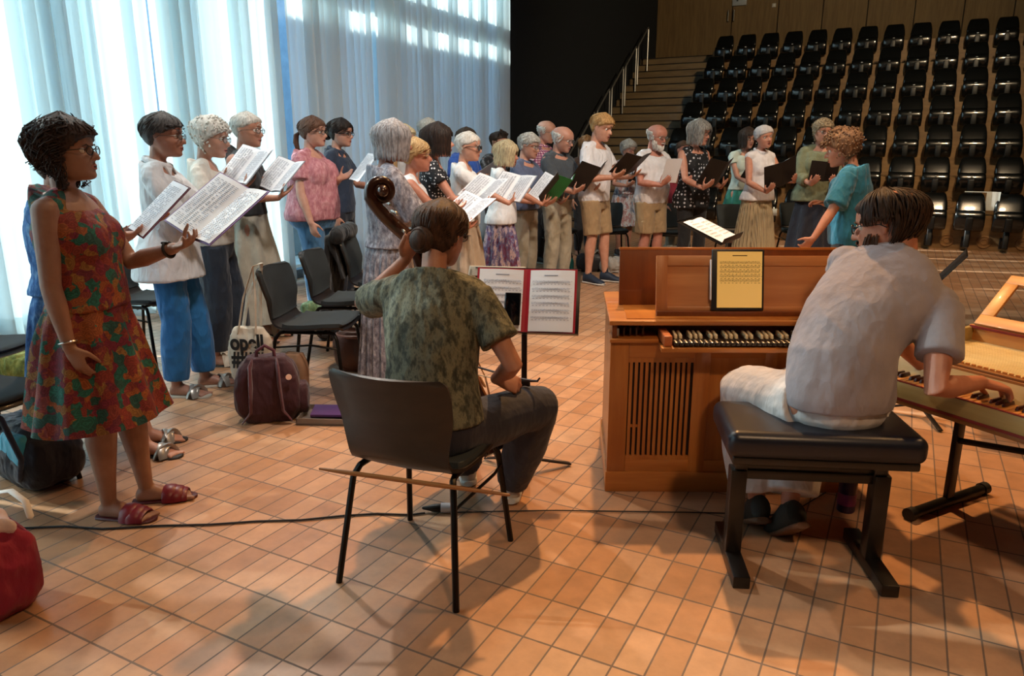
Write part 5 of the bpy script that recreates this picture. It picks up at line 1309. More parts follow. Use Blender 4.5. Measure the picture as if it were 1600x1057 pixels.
# cable with coupling
CBM = plain('cable_black', '141214', .5); pts = [gp(*p_, .006) for p_ in [(30, 826), (100, 823), (160, 827), (250, 822), (330, 820), (400, 815), (470, 813), (540, 806), (590, 803), (640, 805), (664, 802)]]
o = MB().tube(pts, .0045, 8).build('power_cable', CBM); tag(o, 'black power cable running over the tiles from the left to the white coupling', 'cable')
pts = [gp(*p_, .006) for p_ in [(712, 801), (800, 799), (870, 798), (1005, 800), (1080, 801), (1150, 803), (1200, 806), (1240, 800), (1290, 770)]]
o = MB().tube(pts, .0028, 6).build('thin_cable', CBM); tag(o, 'thin dark cable running from the coupling towards the organ bench', 'cable')
pl_ = thing('cable_coupling', 'white and black plug coupling on the floor behind the near chair leg', 'plug', gp(690, 801), 0); mb = MB(); mb.tube([(-.075, 0, .02), (-.05, 0, .02), (-.03, 0, .02), (-.005, 0, .02)], [.007, .012, .017, .018], 12, 'round'); mb.build('socket', plain('plug_black', '121212', .5), pl_); mb = MB(); mb.tube([(-.002, 0, .021), (.055, 0, .021)], .021, 14); mb.build('plug', plain('plug_white', 'c9c8cc', .4), pl_)
o = MB().tube([gp(1278, 765, .006), (1.27, 2.99, .05), (1.36, 2.985, .13)], .003, 6).build('charger_cable', plain('cable_grey', '9b8f86', .5)); tag(o, 'thin pale cable rising in front of the organ behind the bench', 'cable')
# wooden rod lying across the frame of the near chair
rod = thing('wooden_rod', 'thin light brown wooden rod lying across under the near chair seat', 'rod', (-.303, 2.44, 0), 0); a_, b_ = at(500, 733, 2.24), at(795, 774, 2.17); L0 = Vector((-.303, 2.44, 0))
mb = MB(); mb.tube([a_-L0, a_.lerp(b_, .14)-L0, a_.lerp(b_, .65)-L0, b_-L0], [.0045, .008, .008, .005], 10, 'round'); mb.build('rod', wood('rod_wood', '8a5a30', 'a06c3c', .45, (1, 14, 14)), rod)
# ------------------------------------------------------------------ the choir
def singer(label, px, top, Y, az, sex='f', foot=None, book=None, hs=1.1, head=(0, 0, 0), dz=0.0, **kw):
    """px, top: where the crown is in the photograph; Y its distance; foot: foot pixel if it is seen"""
    if foot: b = gp(*foot); x, y = b.x, b.y; Ht = kw.pop('H', at(px, top, Y or y).z)
    else: q = at(px, top, Y); x, y = q.x, q.y; Ht = kw.pop('H', q.z)
    Ht += dz
    L, Rr = kw.pop('L', None), kw.pop('Rr', None); bk = None
    M = Matrix.Translation((x, y, 0)) @ Matrix.Rotation(R(az-90), 4, 'Z')
    if book:
        b = dict(c=(0, .40, .70*Ht), tilt=48, yaw=0, roll=0, hands='LR', hw=.15, hy=-.11); b.update(book); h = b['hands']
        Mb = held(Matrix.Identity(4), b['c'], b['tilt'], b['yaw'], b['roll'], yr=b.get('yr', 7 if b['yaw'] >= 25 else 0)); r3 = Mb.to_3x3()
        for sd, ch in ((1, 'R'), (-1, 'L')):
            if ch in h:
                tip = Mb @ Vector((sd*b['hw'], b['hy'], -.022)); d = (r3 @ Vector((-sd*.35, .85, -.15))).normalized(); d = (d+Vector((0, .5, 0))).normalized()
                A = dict(w=tip-d*.075, d=d, pn=r3 @ Vector((-sd*.25, 0, 1)), curl=.22, thumb=.9)
                if ch == 'R': Rr = A if Rr is None else Rr
                else: L = A if L is None else L
        bk = (M @ Mb, b)
    P = Person('person', label, x, y, az, Ht, sex, head=head, hs=hs, L=L, Rr=Rr, vox=.0075 if Y and Y < 5 else .0095, **kw)
    if bk and bk[1].get('label'):
        b = bk[1]; cov = {'black': BLK, 'green': plain('folder_green', '137a3e', .4), 'red': plain('folder_red2', '8d2038', .5), None: None, 'grey': plain('folder_grey', '8c8f98', .6), 'pink': plain('folder_pink', 'a84a7c', .5)}[b.get('cover')]
        music('music_folder' if cov else 'sheet_music', b['label'], bk[0], kind=b.get('kind', 'booklet'), w_=b.get('w', .205), h_=b.get('h', .285), open_=b.get('open', 12), text=b.get('text', 'verse'), cover=cov, seed=int(px))
    return P
WHT = cloth('white_cotton', 'dcdcde', .85); KHK = cloth('khaki_trousers', '8f8674', .85); BGS = cloth('beige_shorts', 'a08663', .85)
SHB = plain('shoe_black', '17161a', .5); SOLE = plain('shoe_sole', 'b9b6b0', .6); SOLED = plain('shoe_sole_dark', '26201c', .6)
hang = lambda sd, dx=.045, dy=.02, dzz=-.54: None

# left group, nearest the curtain
p = singer('woman in a long blue patterned dress, mostly hidden behind the floral dress', 92, 196, None, 2, foot=(146, 703), feet={1: (.08, .30), -1: (-.08, .24)}, H=1.49, hs=.95, Rr=dict(wpx=(186, 368, 3.20), d=(.1, 1, .1), pn=(0, 0, 1), curl=.4), L=dict(wpx=(228, 345, 3.55), d=(.2, 1, .1), pn=(0, 0, 1), curl=.4), g=1.15, skinc='b98a74')
p.hairdo('crop', '3a2a22', '5a4434', 3); d = pattern('blue_print', 'mottle', ['1d3f7a', '3f74b8', '86b2dc'], 30); p.top(d, 'dress_top', hem=.55, sleeve=.7, ease=.02, loose=.02); p.skirt(d, 'dress_skirt', top=.60, hem=.17, w1=.10, pleats=12, amp=.012); p.shoes('slide', plain('sandal_silver', 'a9a6a0', .35, .5), SOLED)

p = Person('person', 'woman with dark curly hair, glasses, red floral dress and dark red mules', gp(193, 800).x-.03, gp(193, 800).y+.02, 3, 1.57, 'f', g=1.16, hs=1.04, lean=-4, head=(2, -4, 0), vox=.006, z=.0,
    Rr=dict(w=(.235, .03, .73), d=(-.1, .25, -1), pn=(-1, .1, .1), curl=.35, hint=(.3, -1, -.3)), L=dict(wpx=(272, 388, 2.92), pn=(.2, -.2, 1), curl=.45, thumb=1.0, hint=(-.3, -.3, -1)), skinc='96705c', neckf=-.004, feet={1: (.07, .0), -1: (-.07, .09)})
p.hairdo('wavy', '1d1512', '42302a', 5); p.spec(FRB); d = pattern('floral_red', 'floral', ['7e2c24', '1f6a5c', '9a5428', '7c2438', '946a34', '8c3428', '24564e', '702838', '8a3a30'], 30)
p.top(d, 'dress_top', hem=.56, sleeve=0, ease=.014, strap=True, fold=.003, loose=.01, vox=.006, scoop=.02); p.skirt(d, 'dress_skirt', top=.60, hem=.275, w1=.10, pleats=11, amp=.014, ease=.016); p.shoes('mule', plain('mule_red', '6e1624', .4), plain('mule_sole', '4c141c', .5), heel=.03)
mb = MB(); S, E_, W, hd_, pn, _, _ = p.arm[-1]; q_ = W.lerp(E_, .12); mb.torus(q_, (W-E_), .030, .006, 20, 6); mb.rbox(q_+Vector((0, -.01, .028)), (.026, .03, .010), .004); mb.build('wristwatch', plain('watch_dark', '1b1716', .4), p.root)
mb = MB(); S, E_, W, hd_, pn, _, _ = p.arm[1]; mb.torus(W.lerp(E_, .10), (W-E_), .030, .0035, 20, 6); mb.build('bracelet', plain('bracelet_silver', 'b9b4ae', .3, .9), p.root)
music('music_folder', 'dark red folder with white song page held out above the floral dress', Matrix.Translation(at(237, 320, 3.34)) @ Matrix.Rotation(R(36-90), 4, 'Z') @ Matrix.Rotation(R(44), 4, 'X') @ Matrix.Rotation(R(12), 4, 'Y'), w_=.17, h_=.285, kind='sheet', open_=0, cover=plain('folder_red2', '5d1826', .5), seed=9)
Mw = Matrix.Translation(at(346, 334, 3.02)) @ Matrix.Rotation(R(38-90), 4, 'Z') @ Matrix.Rotation(R(38), 4, 'X') @ Matrix.Rotation(R(11), 4, 'Y')
music('music_folder', 'large open booklet with violet edged pages held out by the woman in the floral dress', Mw, w_=.21, h_=.30, open_=10, text='verse', cover=plain('folder_violet', '7d5f98', .5), seed=5)

p = singer('woman with short dark grey hair, glasses, loose white shirt and bright blue trousers', 212, 167, None, 8, foot=(290, 612), H=1.66, hs=1.06, g=.93, sh=.95, head=(-4, 2, 0), Rr=dict(w=(.10, .36, 1.13), d=(-.2, 1, .2), pn=(-.3, 0, 1), curl=.3), L=dict(w=(-.08, .40, 1.15), d=(.2, 1, .2), pn=(.3, 0, 1), curl=.3), skinc='a67a66', feet={1: (.09, -.02), -1: (-.09, .10)})
p.hairdo('short', '2e2c2b', '565250', 7); p.spec(FRS, r_=.085); ws = cloth('white_shirt_linen', 'd9dcdf', .9, .5); p.top(ws, 'shirt', hem=.44, sleeve=1.45, ease=.017, loose=.018, flare=.05, fold=.006, cuffr=.012); p.collar(ws); p.pants(cloth('bright_blue', '1b6aa8', .8, .4), length=.96, ease=.016, wide=.018); p.shoes('slide', plain('sandal_silver', 'a9a6a0', .35, .5), plain('sandal_sole', 'b1a898', .6))

p = singer('older woman with white curls, glasses, cream tee and dark navy trousers', 318, 184, None, 10, foot=(352, 566), H=1.66, hs=1.14, head=(-12, 8, 0), book=dict(c=(.06, .28, 1.36), tilt=48, yaw=30, hw=.12, cover='grey', open=8, label='white song booklet held up by the woman with white curls'), skinc='b98d78', feet={1: (.09, -.04), -1: (-.09, .08)})
p.hairdo('softcurl', 'b5b4ac', 'e2e1da', 9); p.spec(FRS, r_=.085); p.top(cloth('cream_tee', 'd3cdc2', .85), hem=.51, sleeve=.62, ease=.02, loose=.01); p.pants(cloth('navy_trousers', '1a2737', .75, .4), length=.95, ease=.02, wide=.03); p.shoes('sandal', plain('sandal_pale', 'c9bfae', .5), plain('sandal_sole_dark', '2b2622', .6))

p = singer('older woman with short grey hair, glasses, black tank top and wide pale grey skirt', 376, 178, 5.75, -8, hs=1.06, head=(-4, 2, 0), book=dict(c=(0.04, .32, 1.27), tilt=46, yaw=46, open=12, cover='grey', label='white song booklet held in front of the black tank top'), skinc='b2826c')
p.hairdo('crop', 'a09e98', 'd3d1ca', 11); p.spec(FRS); p.top(cloth('black_tank', '17181c', .8), 'tank_top', hem=.57, sleeve=0, ease=.016, strap=True, scoop=.03); p.skirt(cloth('pale_grey_linen', 'a39f92', .9, .4), top=.61, hem=.10, w1=.15, pleats=9, amp=.018); p.shoes('sandal', plain('sandal_pale', 'c9bfae', .5), SOLED)

p = singer('large woman in pink patterned blouse and blue jeans with ponytail and dark glasses', 481, 183, 6.7, -12, g=1.42, hs=1.06, dz=-.01, head=(0, 0, 0), Rr=dict(w=(.27, .10, .86), d=(0, .3, -1), pn=(-1, .2, 0), hint=(.5, -1, 0)), book=dict(c=(-.02, .44, 1.33), tilt=50, yaw=40, hands='L', kind='sheet', open=0, label='single white sheet held by the woman in the pink blouse'), skinc='c19380')
p.hairdo('ponytail', '4a3328', '6e5040', 13); p.spec(FRB); p.top(pattern('pink_print', 'mottle', ['9a5866', 'b87a84', 'cfa0a4'], 34), 'blouse', hem=.50, sleeve=.6, ease=.03, loose=.04); p.pants(cloth('jeans_blue', '3f6f9a', .85, .4), length=.96, ease=.015); p.shoes('sneaker', plain('shoe_olive', '5d6b4a', .6), SOLE)

p = singer('woman with dark pinned hair and glasses in a navy shirt and navy trousers', 524, 188, 7.4, -10, hs=1.08, head=(-4, 4, 0), L=dict(w=(-.05, .36, 1.12), d=(.3, 1, .2), pn=(.3, 0, 1)), skinc='ba8c78')
p.hairdo('bun', '16110f', '2e221d', 15); p.spec(FRB); nv = cloth('navy_shirt', '1a2a42', .8, .3); p.top(nv, hem=.50, sleeve=.8, ease=.02, loose=.01); p.collar(nv); p.pants(cloth('navy_dark', '121a2a', .8)); p.shoes('sneaker', SHB, SOLE)

p = singer('woman with smooth silver grey hair in a long grey patterned maxi dress', 602, 196, 4.55, 26, hs=1.03, dz=.02, head=(-8, 4, 0), L=dict(w=(-.08, .36, 1.10), d=(.2, 1, .2), pn=(.3, 0, 1)), Rr=dict(w=(.12, .34, 1.10), d=(-.2, 1, .2), pn=(-.3, 0, 1)), skinc='a87a68', g=.98)
p.hairdo('bob', '77777a', 'b4b5ba', 17); d = pattern('grey_print', 'mottle', ['4c4a56', '8d8d98', 'c3c4cc'], 46); p.top(d, 'dress_top', hem=.55, sleeve=.9, ease=.026, loose=.014, fold=.006, sl_ease=.03); p.skirt(d, 'dress_skirt', top=.61, hem=.03, w1=.075, d1=.08, pleats=26, amp=.010, ease=.018)
mb = MB(); c_, x_, y_ = p.tors(.61, .022); mb.loft([(c_-Vector((0, 0, .008)), x_, y_), (c_+Vector((0, 0, .008)), x_*1.01, y_*1.01)], 30); mb.build('waist_seam', d, p.root)

p = singer('blonde woman with short fringe in a sleeveless white top, behind the instrument scroll', 641, 221, 5.5, 8, hs=1.12, head=(-2, 0, 0), book=dict(c=(0, .42, 1.03), tilt=35, yaw=25, cover=None, label='open white song booklet low beside the blonde woman in the white top'), skinc='b97f68')
p.hairdo('ponytail', '9a7a4e', 'c9a878', 19); p.top(WHT, 'sleeveless_top', hem=.5, sleeve=0, ease=.016, strap=True, loose=.015); p.pants(cloth('grey_trousers', '5a5652', .85))

p = singer('woman with dark brown bobbed hair in a black top with white polka dots', 676, 199, 6.2, 6, hs=1.14, head=(0, 0, 0), book=dict(c=(0, .42, 1.14), tilt=38, yaw=28, cover=None, label='open white song sheets held by the woman in polka dots'), skinc='bb8570')
p.hairdo('bob', '18110f', '33241d', 21); p.top(pattern('polka_black', 'dots', ['0e1018', 'd9d9de'], 40), 'blouse', hem=.5, sleeve=.45, ease=.018, loose=.01); p.pants(cloth('black_trousers', '141418', .8)); p.shoes('sneaker', SHB, SOLE)

p = singer('older woman with cropped white hair, bold black glasses, white tee and long cream skirt', 724, 210, 6.7, -8, hs=1.12, head=(-4, 4, 0), book=dict(c=(.02, .44, 1.14), tilt=48, yaw=48, cover='grey', open=8, label='grey backed song folder with printed page held by the woman in the cream skirt'), skinc='c0907a')
p.hairdo('crop', 'b3b0aa', 'dddad4', 23); p.spec(FRB, r_=.10, th=.015, dark=True); p.top(WHT, 'tee', hem=.51, sleeve=.85, ease=.024, loose=.012); p.skirt(cloth('cream_skirt', 'b9a792', .9, .4), top=.60, hem=.08, w1=.10, pleats=12, amp=.016); p.shoes('sandal', plain('sandal_pale', 'c9bfae', .5), SOLED)

p = singer('man in a bright blue shirt partly hidden behind the woman with bold black glasses', 724, 202, 8.4, -30, 'm', hs=1.1, book=dict(c=(.0, .42, 1.25), tilt=30, yaw=0, label='white song sheets held flat in front of the bright blue shirt'), skinc='b5876f')
p.hairdo('crop', '2a2019', '44362a', 25); p.top(cloth('blue_shirt', '1f4fa8', .75), hem=.5, sleeve=.6, ease=.022); p.pants(cloth('dark_trousers', '22242a', .8)); p.shoes('sneaker', SHB, SOLE)
p = singer('white haired person in the back row before the curtain, only head showing', 664, 188, 9.3, -25, 'm', hs=1.12, skinc='c79a84'); p.hairdo('crop', 'a29f98', 'd6d3cb', 27); p.top(cloth('grey_shirt', '7b7f88', .85), hem=.5, sleeve=.6, ease=.02); p.pants(cloth('dark_trousers', '22242a', .8)); p.shoes('sneaker', SHB, SOLE)
p = singer('person with pale blond hair just behind the silver haired woman, barely showing', 626, 200, 8.0, -20, hs=1.1, skinc='c79a84'); p.hairdo('full', 'a8987a', 'd6c9a6', 29); p.top(cloth('pale_top', 'a5a7ac', .85), hem=.5, sleeve=.6, ease=.02); p.pants(cloth('dark_trousers', '22242a', .8)); p.shoes('sneaker', SHB, SOLE)
p = singer('man with short dark hair and glasses in a black patterned shirt before the dark wall', 774, 208, 9.5, -40, 'm', hs=1.12, head=(0, 8, 0), book=dict(c=(0, .40, 1.2), tilt=50, cover='black', label='black folder held by the man in the black patterned shirt'), skinc='bb8a72')
p.hairdo('quiff', '1d1613', '3b2c22', 31); p.spec(FRB); p.top(pattern('black_print', 'mottle', ['101216', '1c2026', '8a8f96'], 18), hem=.5, sleeve=.55, ease=.022); p.pants(cloth('dark_trousers', '22242a', .8)); p.shoes('sneaker', SHB, SOLE)
p = singer('woman with blond grey bob in a white short top and colourful patterned skirt', 784, 224, 7.4, -4, hs=1.14, head=(-6, 6, 0), book=dict(c=(-.06, .47, 1.08), tilt=50, yaw=20, cover='black', label='black folder with white pages held up by the woman in the patterned skirt', open=30), skinc='b37e66')
p.hairdo('bob', '8f8168', 'c4b692', 33); p.top(WHT, 'blouse', hem=.50, sleeve=.4, ease=.022, loose=.015, flare=.02, sl_ease=.03); p.skirt(pattern('skirt_print', 'mottle', ['22222c', '6c2c4a', '5c5f86', 'c3a7a8', '2a3040'], 18), top=.56, hem=.12, w1=.08, pleats=14, amp=.014, ease=.014); p.shoes('sandal', SHB, SOLED)
p = singer('man with wavy grey hair, glasses, slate blue shirt and belted khaki trousers', 820, 211, 7.9, -30, 'm', hs=1.12, g=1.08, stance=.07, head=(0, 10, 0), book=dict(c=(.0, .46, 1.06), tilt=50, yaw=0, cover='green', open=24, label='open folder with bright green cover between the slate blue and dark grey shirts', hands='LR'), skinc='b98a76')
p.hairdo('short', '8a8985', 'c2c1bc', 35); p.spec(FRS); sl = cloth('slate_shirt', '4e5a78', .8); p.top(sl, hem=.535, sleeve=.8, ease=.022, loose=.02); p.collar(sl); p.pants(KHK, top=.56, ease=.010, wide=.0); p.shoes('sneaker', SHB, SOLE)
mb = MB(); c_, x_, y_ = p.tors(.54, .030); mb.loft([(c_-Vector((0, 0, .016)), x_, y_), (c_+Vector((0, 0, .016)), x_, y_)], 30); mb.build('belt', plain('belt_dark', '1c1512', .5), p.root)
p = singer('man with thin white hair and glasses in a pink checked shirt in the back row', 848, 190, 9.9, -30, 'm', hs=1.12, head=(-6, 12, 0), skinc='c89680'); p.hairdo('fringe', 'b5b2ac', 'dedbd5', 37); p.spec(FRS); d = pattern('pink_check', 'plaid', ['e0c9d4', 'a8487c', '5b2f66'], 34); p.top(d, hem=.5, sleeve=.8, ease=.022); p.collar(d); p.pants(cloth('dark_trousers', '22242a', .8)); p.shoes('sneaker', SHB, SOLE)
p = singer('bald man with glasses in a dark grey shirt and light khaki trousers', 872, 200, 8.35, -42, 'm', hs=1.16, g=1.12, belly=.04, stance=.075, head=(10, 16, 0), book=dict(c=(.0, .48, 1.16), tilt=50, yaw=0, cover='black', open=26, label='large black folder with white page held by the bald man in dark grey', w=.24, h=.32), skinc='bf8f7c')
p.hairdo('fringe', 'b9b7b2', 'e2e0dc', 39); p.spec(FRS); dg_ = cloth('dark_grey_shirt', '3f464e', .85, .4); p.top(dg_, hem=.555, sleeve=.85, ease=.026, loose=.02); p.collar(dg_); p.pants(cloth('light_khaki', 'a59c88', .85, .4), top=.585, ease=.012, wide=.012); p.shoes('sneaker', SHB, SOLE)
p = singer('tall young man with blond quiff, white tee, beige shorts and navy sneakers', 934, 178, None, -35, 'm', foot=(926, 441), H=1.83, hs=1.12, head=(-6, 14, 0), book=dict(c=(.06, .48, 1.30), tilt=42, yaw=-10, cover='black', open=14, label='black folder held by the tall young man in the white tee', w=.22), skinc='c9967e', feet={1: (.11, .0), -1: (-.11, .10)})
p.hairdo('short', '9a7446', 'c8a06c', 41); p.top(cloth('white_tee', 'dedde2', .85, .45), 'tee', hem=.50, sleeve=.62, ease=.026, loose=.014, fold=.006); p.pants(BGS, 'shorts', length=.46, ease=.022, wide=.012); p.shoes('sneaker', plain('sneaker_navy', '1d2c40', .6), SOLE)
mb = MB(); [mb.tube([a, b], [.036, .034], 14) for a, b in [(p.leg[sd][2]+Vector((0, 0, .01)), p.leg[sd][1].lerp(p.leg[sd][2], .72)) for sd in (1, -1)]]; mb.build('socks', plain('sock_navy', '1a2333', .8), p.root)
p = singer('person with light brown hair far behind the tall young man, only hair and shoulder showing', 914, 216, 10.6, -60, hs=1.12, skinc='c39078'); p.hairdo('full', '6a4a2e', '9a7148', 43); p.top(cloth('brown_top', '4a3a34', .85), hem=.5, sleeve=.6, ease=.02); p.pants(cloth('dark_trousers', '22242a', .8))
p = singer('grey haired woman in a pale blue floral dress behind, between two men in white tees', 979, 222, 10.6, -62, hs=1.14, head=(0, 6, 0), book=dict(c=(0, .40, 1.12), tilt=50, cover='black', label='small black folder of the woman in the blue floral dress', w=.17, h=.23), skinc='c08c76')
p.hairdo('full', '8e8c86', 'c4c2bc', 45); p.spec(FRS); d = pattern('dress_floral_blue', 'mottle', ['3c4a66', '7b8ca8', 'c8ccd2', '9a5a5a', 'b8c2cc'], 16); p.top(d, 'dress_top', hem=.55, sleeve=.3, ease=.02); p.skirt(d, 'dress_skirt', top=.60, hem=.27, w1=.05, pleats=9, amp=.01); p.shoes('sneaker', plain('shoe_brown', '5c463a', .6), SOLE)
p = singer('bald man with white beard and glasses in a white tee and beige cargo shorts', 1022, 197, 8.8, -55, 'm', hs=1.14, g=1.08, belly=.04, head=(0, 10, 0), book=dict(c=(.0, .42, 1.24), tilt=68, yaw=-14, kind='sheet', open=0, label='single white sheet held by the bearded man'), skinc='c08674', feet={1: (.10, 0), -1: (-.10, .04)})
p.hairdo('fringe', 'a8a5a0', 'd8d5d0', 47); p.spec(FRS); p.beard('b9b6b0', 'e6e3de', .05); p.top(cloth('white_tee', 'dedde2', .85, .45), 'tee', hem=.50, sleeve=.7, ease=.028, loose=.018, fold=.006); p.pants(BGS, 'shorts', length=.47, ease=.028, wide=.014); p.shoes('sneaker', plain('shoe_brown', '5c463a', .6), SOLE)
mb = MB(); hip, kn, an, fd = p.leg[1]; mb.rbox(hip.lerp(kn, .72)+Vector((.085, 0, 0)), (.04, .15, .15), .015); mb.build('cargo_pocket', BGS, p.root)
p = singer('person in a red shirt hidden behind the woman with the grey bob, shoulders showing', 1066, 214, 9.9, -70, hs=1.0, skinc='b97f6c', H=1.58); p.hairdo('crop', '3a2a22', '5a4434', 49); p.top(cloth('red_shirt', '8d2434', .8), hem=.5, sleeve=.5, ease=.024, loose=.01); p.pants(cloth('stone_trousers', '97907e', .85), wide=.02); p.shoes('sneaker', SHB, SOLE)
p = singer('woman with grey bob in a black dotted sleeveless blouse and black trousers', 1088, 191, 8.7, -62, hs=1.12, head=(14, 6, 0), book=dict(c=(-.02, .42, 1.20), tilt=58, yaw=14, cover='black', open=22, label='black folder held by the woman in the dotted black blouse', hands='LR', w=.23, h=.31), skinc='bd8872', feet={1: (.12, 0), -1: (-.12, .02)})
p.hairdo('bob', '5c5a58', '9a9893', 51); p.spec(FRS); p.top(pattern('polka_small', 'dots', ['0d0e12', 'b9b9c0'], 24), 'blouse', hem=.46, sleeve=0, ease=.022, loose=.02, strap=True, flare=.02); p.pants(cloth('black_trousers', '141418', .8), length=.95, ease=.010); p.shoes('sandal', SHB, SOLED)
p = singer('dark haired woman in a teal skirt, half hidden behind the white headwrap', 1166, 203, 10.4, -80, hs=1.12, head=(4, 4, 0), Rr=dict(w=(.05, .34, 1.02), d=(-.5, 1, .1), pn=(0, 0, 1)), book=dict(c=(-.05, .42, 1.15), tilt=40, open=20, cover='black', hands='L', label='dark folder with white page of the half hidden woman in the teal skirt', w=.22), skinc='b98a76')
p.hairdo('bob', '1c1512', '3a2c24', 53); p.spec(FRB); p.top(cloth('pale_green_top', 'b9c8c2', .85), hem=.54, sleeve=.4, ease=.02); p.skirt(cloth('teal_skirt', '2f8378', .85), top=.58, hem=.28, w1=.10, pleats=10, amp=.015); p.shoes('sandal', SHB, SOLED)
p = singer('woman with white headwrap, sleeveless white blouse and long beige pleated skirt', 1193, 195, 8.9, -66, hs=1.08, dz=-.02, head=(-10, 2, 10), book=dict(c=(.04, .40, 1.20), tilt=66, yaw=-6, roll=-22, cover='black', open=10, label='black folder tilted in the arms of the woman with the white headwrap', w=.19, h=.30), skinc='c28c76')
mb = MB(); M_, hh_ = p.HM, p.hh; rings = []
for i in range(17):
    t_ = .30+.72*i/16; ring = []
    for j in range(36):
        a = 2*pi*j/36; ln = .70 if cos(a) > 0 else .34; ln = lerp(.46, ln, abs(cos(a))); k = max(0, min(1, (t_-ln)/.06+.5)); ring.append(M_(headpt(min(t_, .995), a, lerp(-.06, .055, k)+.010*sin(t_*55+3*sin(a)))))
    rings.append(ring)
mb.rings(rings); mb.ell(M_((0, -.60, .45)), (.12*hh_, .08*hh_, .12*hh_)); mb.build('headwrap', cloth('headwrap', 'bdb9ba', .9, .5), p.root); p.brows(hairmat('hair_grey', '6a6560', '8a8580'))
p.top(cloth('white_blouse', 'd9d7dc', .85, .4), 'blouse', hem=.515, sleeve=0, ease=.020, loose=.01, strap=False, scoop=.002, flare=.02); p.collar(cloth('white_blouse', 'd9d7dc', .85, .4)); p.skirt(pattern('pleated_beige', 'stripe', ['8d7c62', 'b8a684'], 26), top=.58, hem=.09, w1=.10, pleats=30, amp=.010); p.shoes('sandal', plain('sandal_pale', 'c9bfae', .5), SOLED)
p = singer('woman with wavy grey blond hair and glasses in an olive top and long navy skirt', 1284, 190, 9.2, -98, hs=1.14, head=(12, 4, 0), book=dict(c=(-.0, .38, 1.22), tilt=70, yaw=4, cover='black', open=16, label='small black folder held by the woman in the olive top', w=.16, h=.23, hw=.10, hy=-.10), skinc='c08a74', g=1.06)
p.hairdo('softcurl', '6f6252', 'a59478', 55); p.spec(FRS); p.top(cloth('olive_top', '6f755c', .85, .45), 'top', hem=.48, sleeve=1.55, ease=.03, loose=.02, flare=.04, fold=.006); p.skirt(cloth('navy_skirt', '161a2c', .8, .3), top=.55, hem=.05, w1=.12, pleats=8, amp=.015)

# conductor
cq = at(1344, 206, 5.6)
p = Person('person', 'conductor with curly brown hair, teal tee and black trousers, seen from behind', cq.x, cq.y, 148, cq.z+.0, 'm', hs=1.16, sh=1.02, lean=7, head=(8, 16, 0), vox=.007,
    L=dict(wpx=(1268, 378, 5.35), d=(.2, .5, -.6), pn=(.6, .4, .3), curl=.45, hint=(-.5, -.8, -.2)), Rr=dict(wpx=(1288, 318, 5.95), d=(-.3, 1, .2), pn=(-.3, 0, -.9), curl=.6, hint=(.4, -.4, -1)), skinc='bd8468', mouth=True)
p.hairdo('curly', '5d4231', '94704f', 57); teal = cloth('teal_tee', '15637a', .85, .5); p.top(teal, 'tee', hem=.49, sleeve=.86, ease=.034, loose=.014, fold=.008, sl_ease=.035, ff=10); p.pants(cloth('black_trousers', '141418', .8), ease=.016, wide=.015); p.shoes('sneaker', SHB, SOLE)

# string player on the near chair
loc = Vector((-.285, 2.47, 0)); azc = 78; Mi_ = (Matrix.Translation(loc) @ Matrix.Rotation(R(azc-90), 4, 'Z')).inverted(); W_ = lambda v: Mi_ @ Vector(v)
p = Person('person', 'seated string player from behind, brown bun, leaf patterned olive tee, navy trousers', loc.x, loc.y, azc, 1.64, 'f', g=1.0, sh=.95, hs=1.03, lean=17, side=-1, twist=2, head=(-16, 8, 0), vox=.0055,
    sit=dict(seat=.455, k={1: W_((.10, 2.73, .50)), -1: W_((-.30, 2.93, .50))}, a={1: W_((.0, 2.93, .085)), -1: W_((-.20, 3.10, .085))}, fd={1: Mi_.to_3x3() @ Vector((.1, 1, 0)), -1: Mi_.to_3x3() @ Vector((-.1, 1, 0))}),
    L=dict(wpx=(634, 405, 2.82), dw=(.35, .1, .9), pnw=(.6, -.8, 0), curl=.7, hint=(-.8, -.3, -.85)), Rr=dict(wpx=(775, 592, 2.62), dw=(1, .15, -.35), pnw=(0, .7, -.7), curl=.75, thumb=.8, hint=(.8, -.7, -.6)), skinc='a5735c')
p.hairdo('bun', '241812', '4a3226', 59); p.spec(FRS); lf = pattern('leaf_olive', 'mottle', ['24261f', '3f4237', '72725f', '474739'], 42, fold=.35); p.top(lf, 'tee', hem=.535, sleeve=.66, ease=.022, loose=.012, fold=.005, vox=.006, ff=10); p.pants(cloth('navy_trousers2', '191b2c', .8, .2), length=.99, ease=.016, wide=.022, fold=.005)
p.shoes('sneaker', plain('sneaker_white', 'b9b4ac', .6), plain('sneaker_sole', 'c9c6c0', .6)); cellist = p

# cello between her knees and the bow in her right hand
sc_, en = at(575, 276, 2.80), Vector((-.02, 3.06, .02)); ax = (sc_-en); Lc = ax.length; zc = ax.normalized(); fwd = Vector((.93, .35, 0)); xf = fwd.cross(zc).normalized(); yf = zc.cross(xf).normalized()
Mc = Matrix((xf, yf, zc)).transposed().to_4x4(); Mc.translation = en
ce = thing('cello', 'string instrument with carved scroll rising beside the seated player', 'cello', en, 0, rot=Mc.to_euler()); CW = wood('cello_varnish', '2c150c', '47251a', .28, (9, 9, 1), .6); CWT = wood('cello_top', '8c5228', 'a5683a', .25, (9, 9, .8), .5); EB = plain('ebony', '14100e', .3)
k = Lc/1.24
def cel(z): return [(0, .02), (.02, .10), (.08, .185), (.18, .215), (.28, .195), (.37, .145), (.44, .135), (.52, .15), (.60, .168), (.66, .155), (.71, .10), (.735, .04), (.74, .02)], z
prof = cel(0)[0]; B0 = .20; bs_ = .88
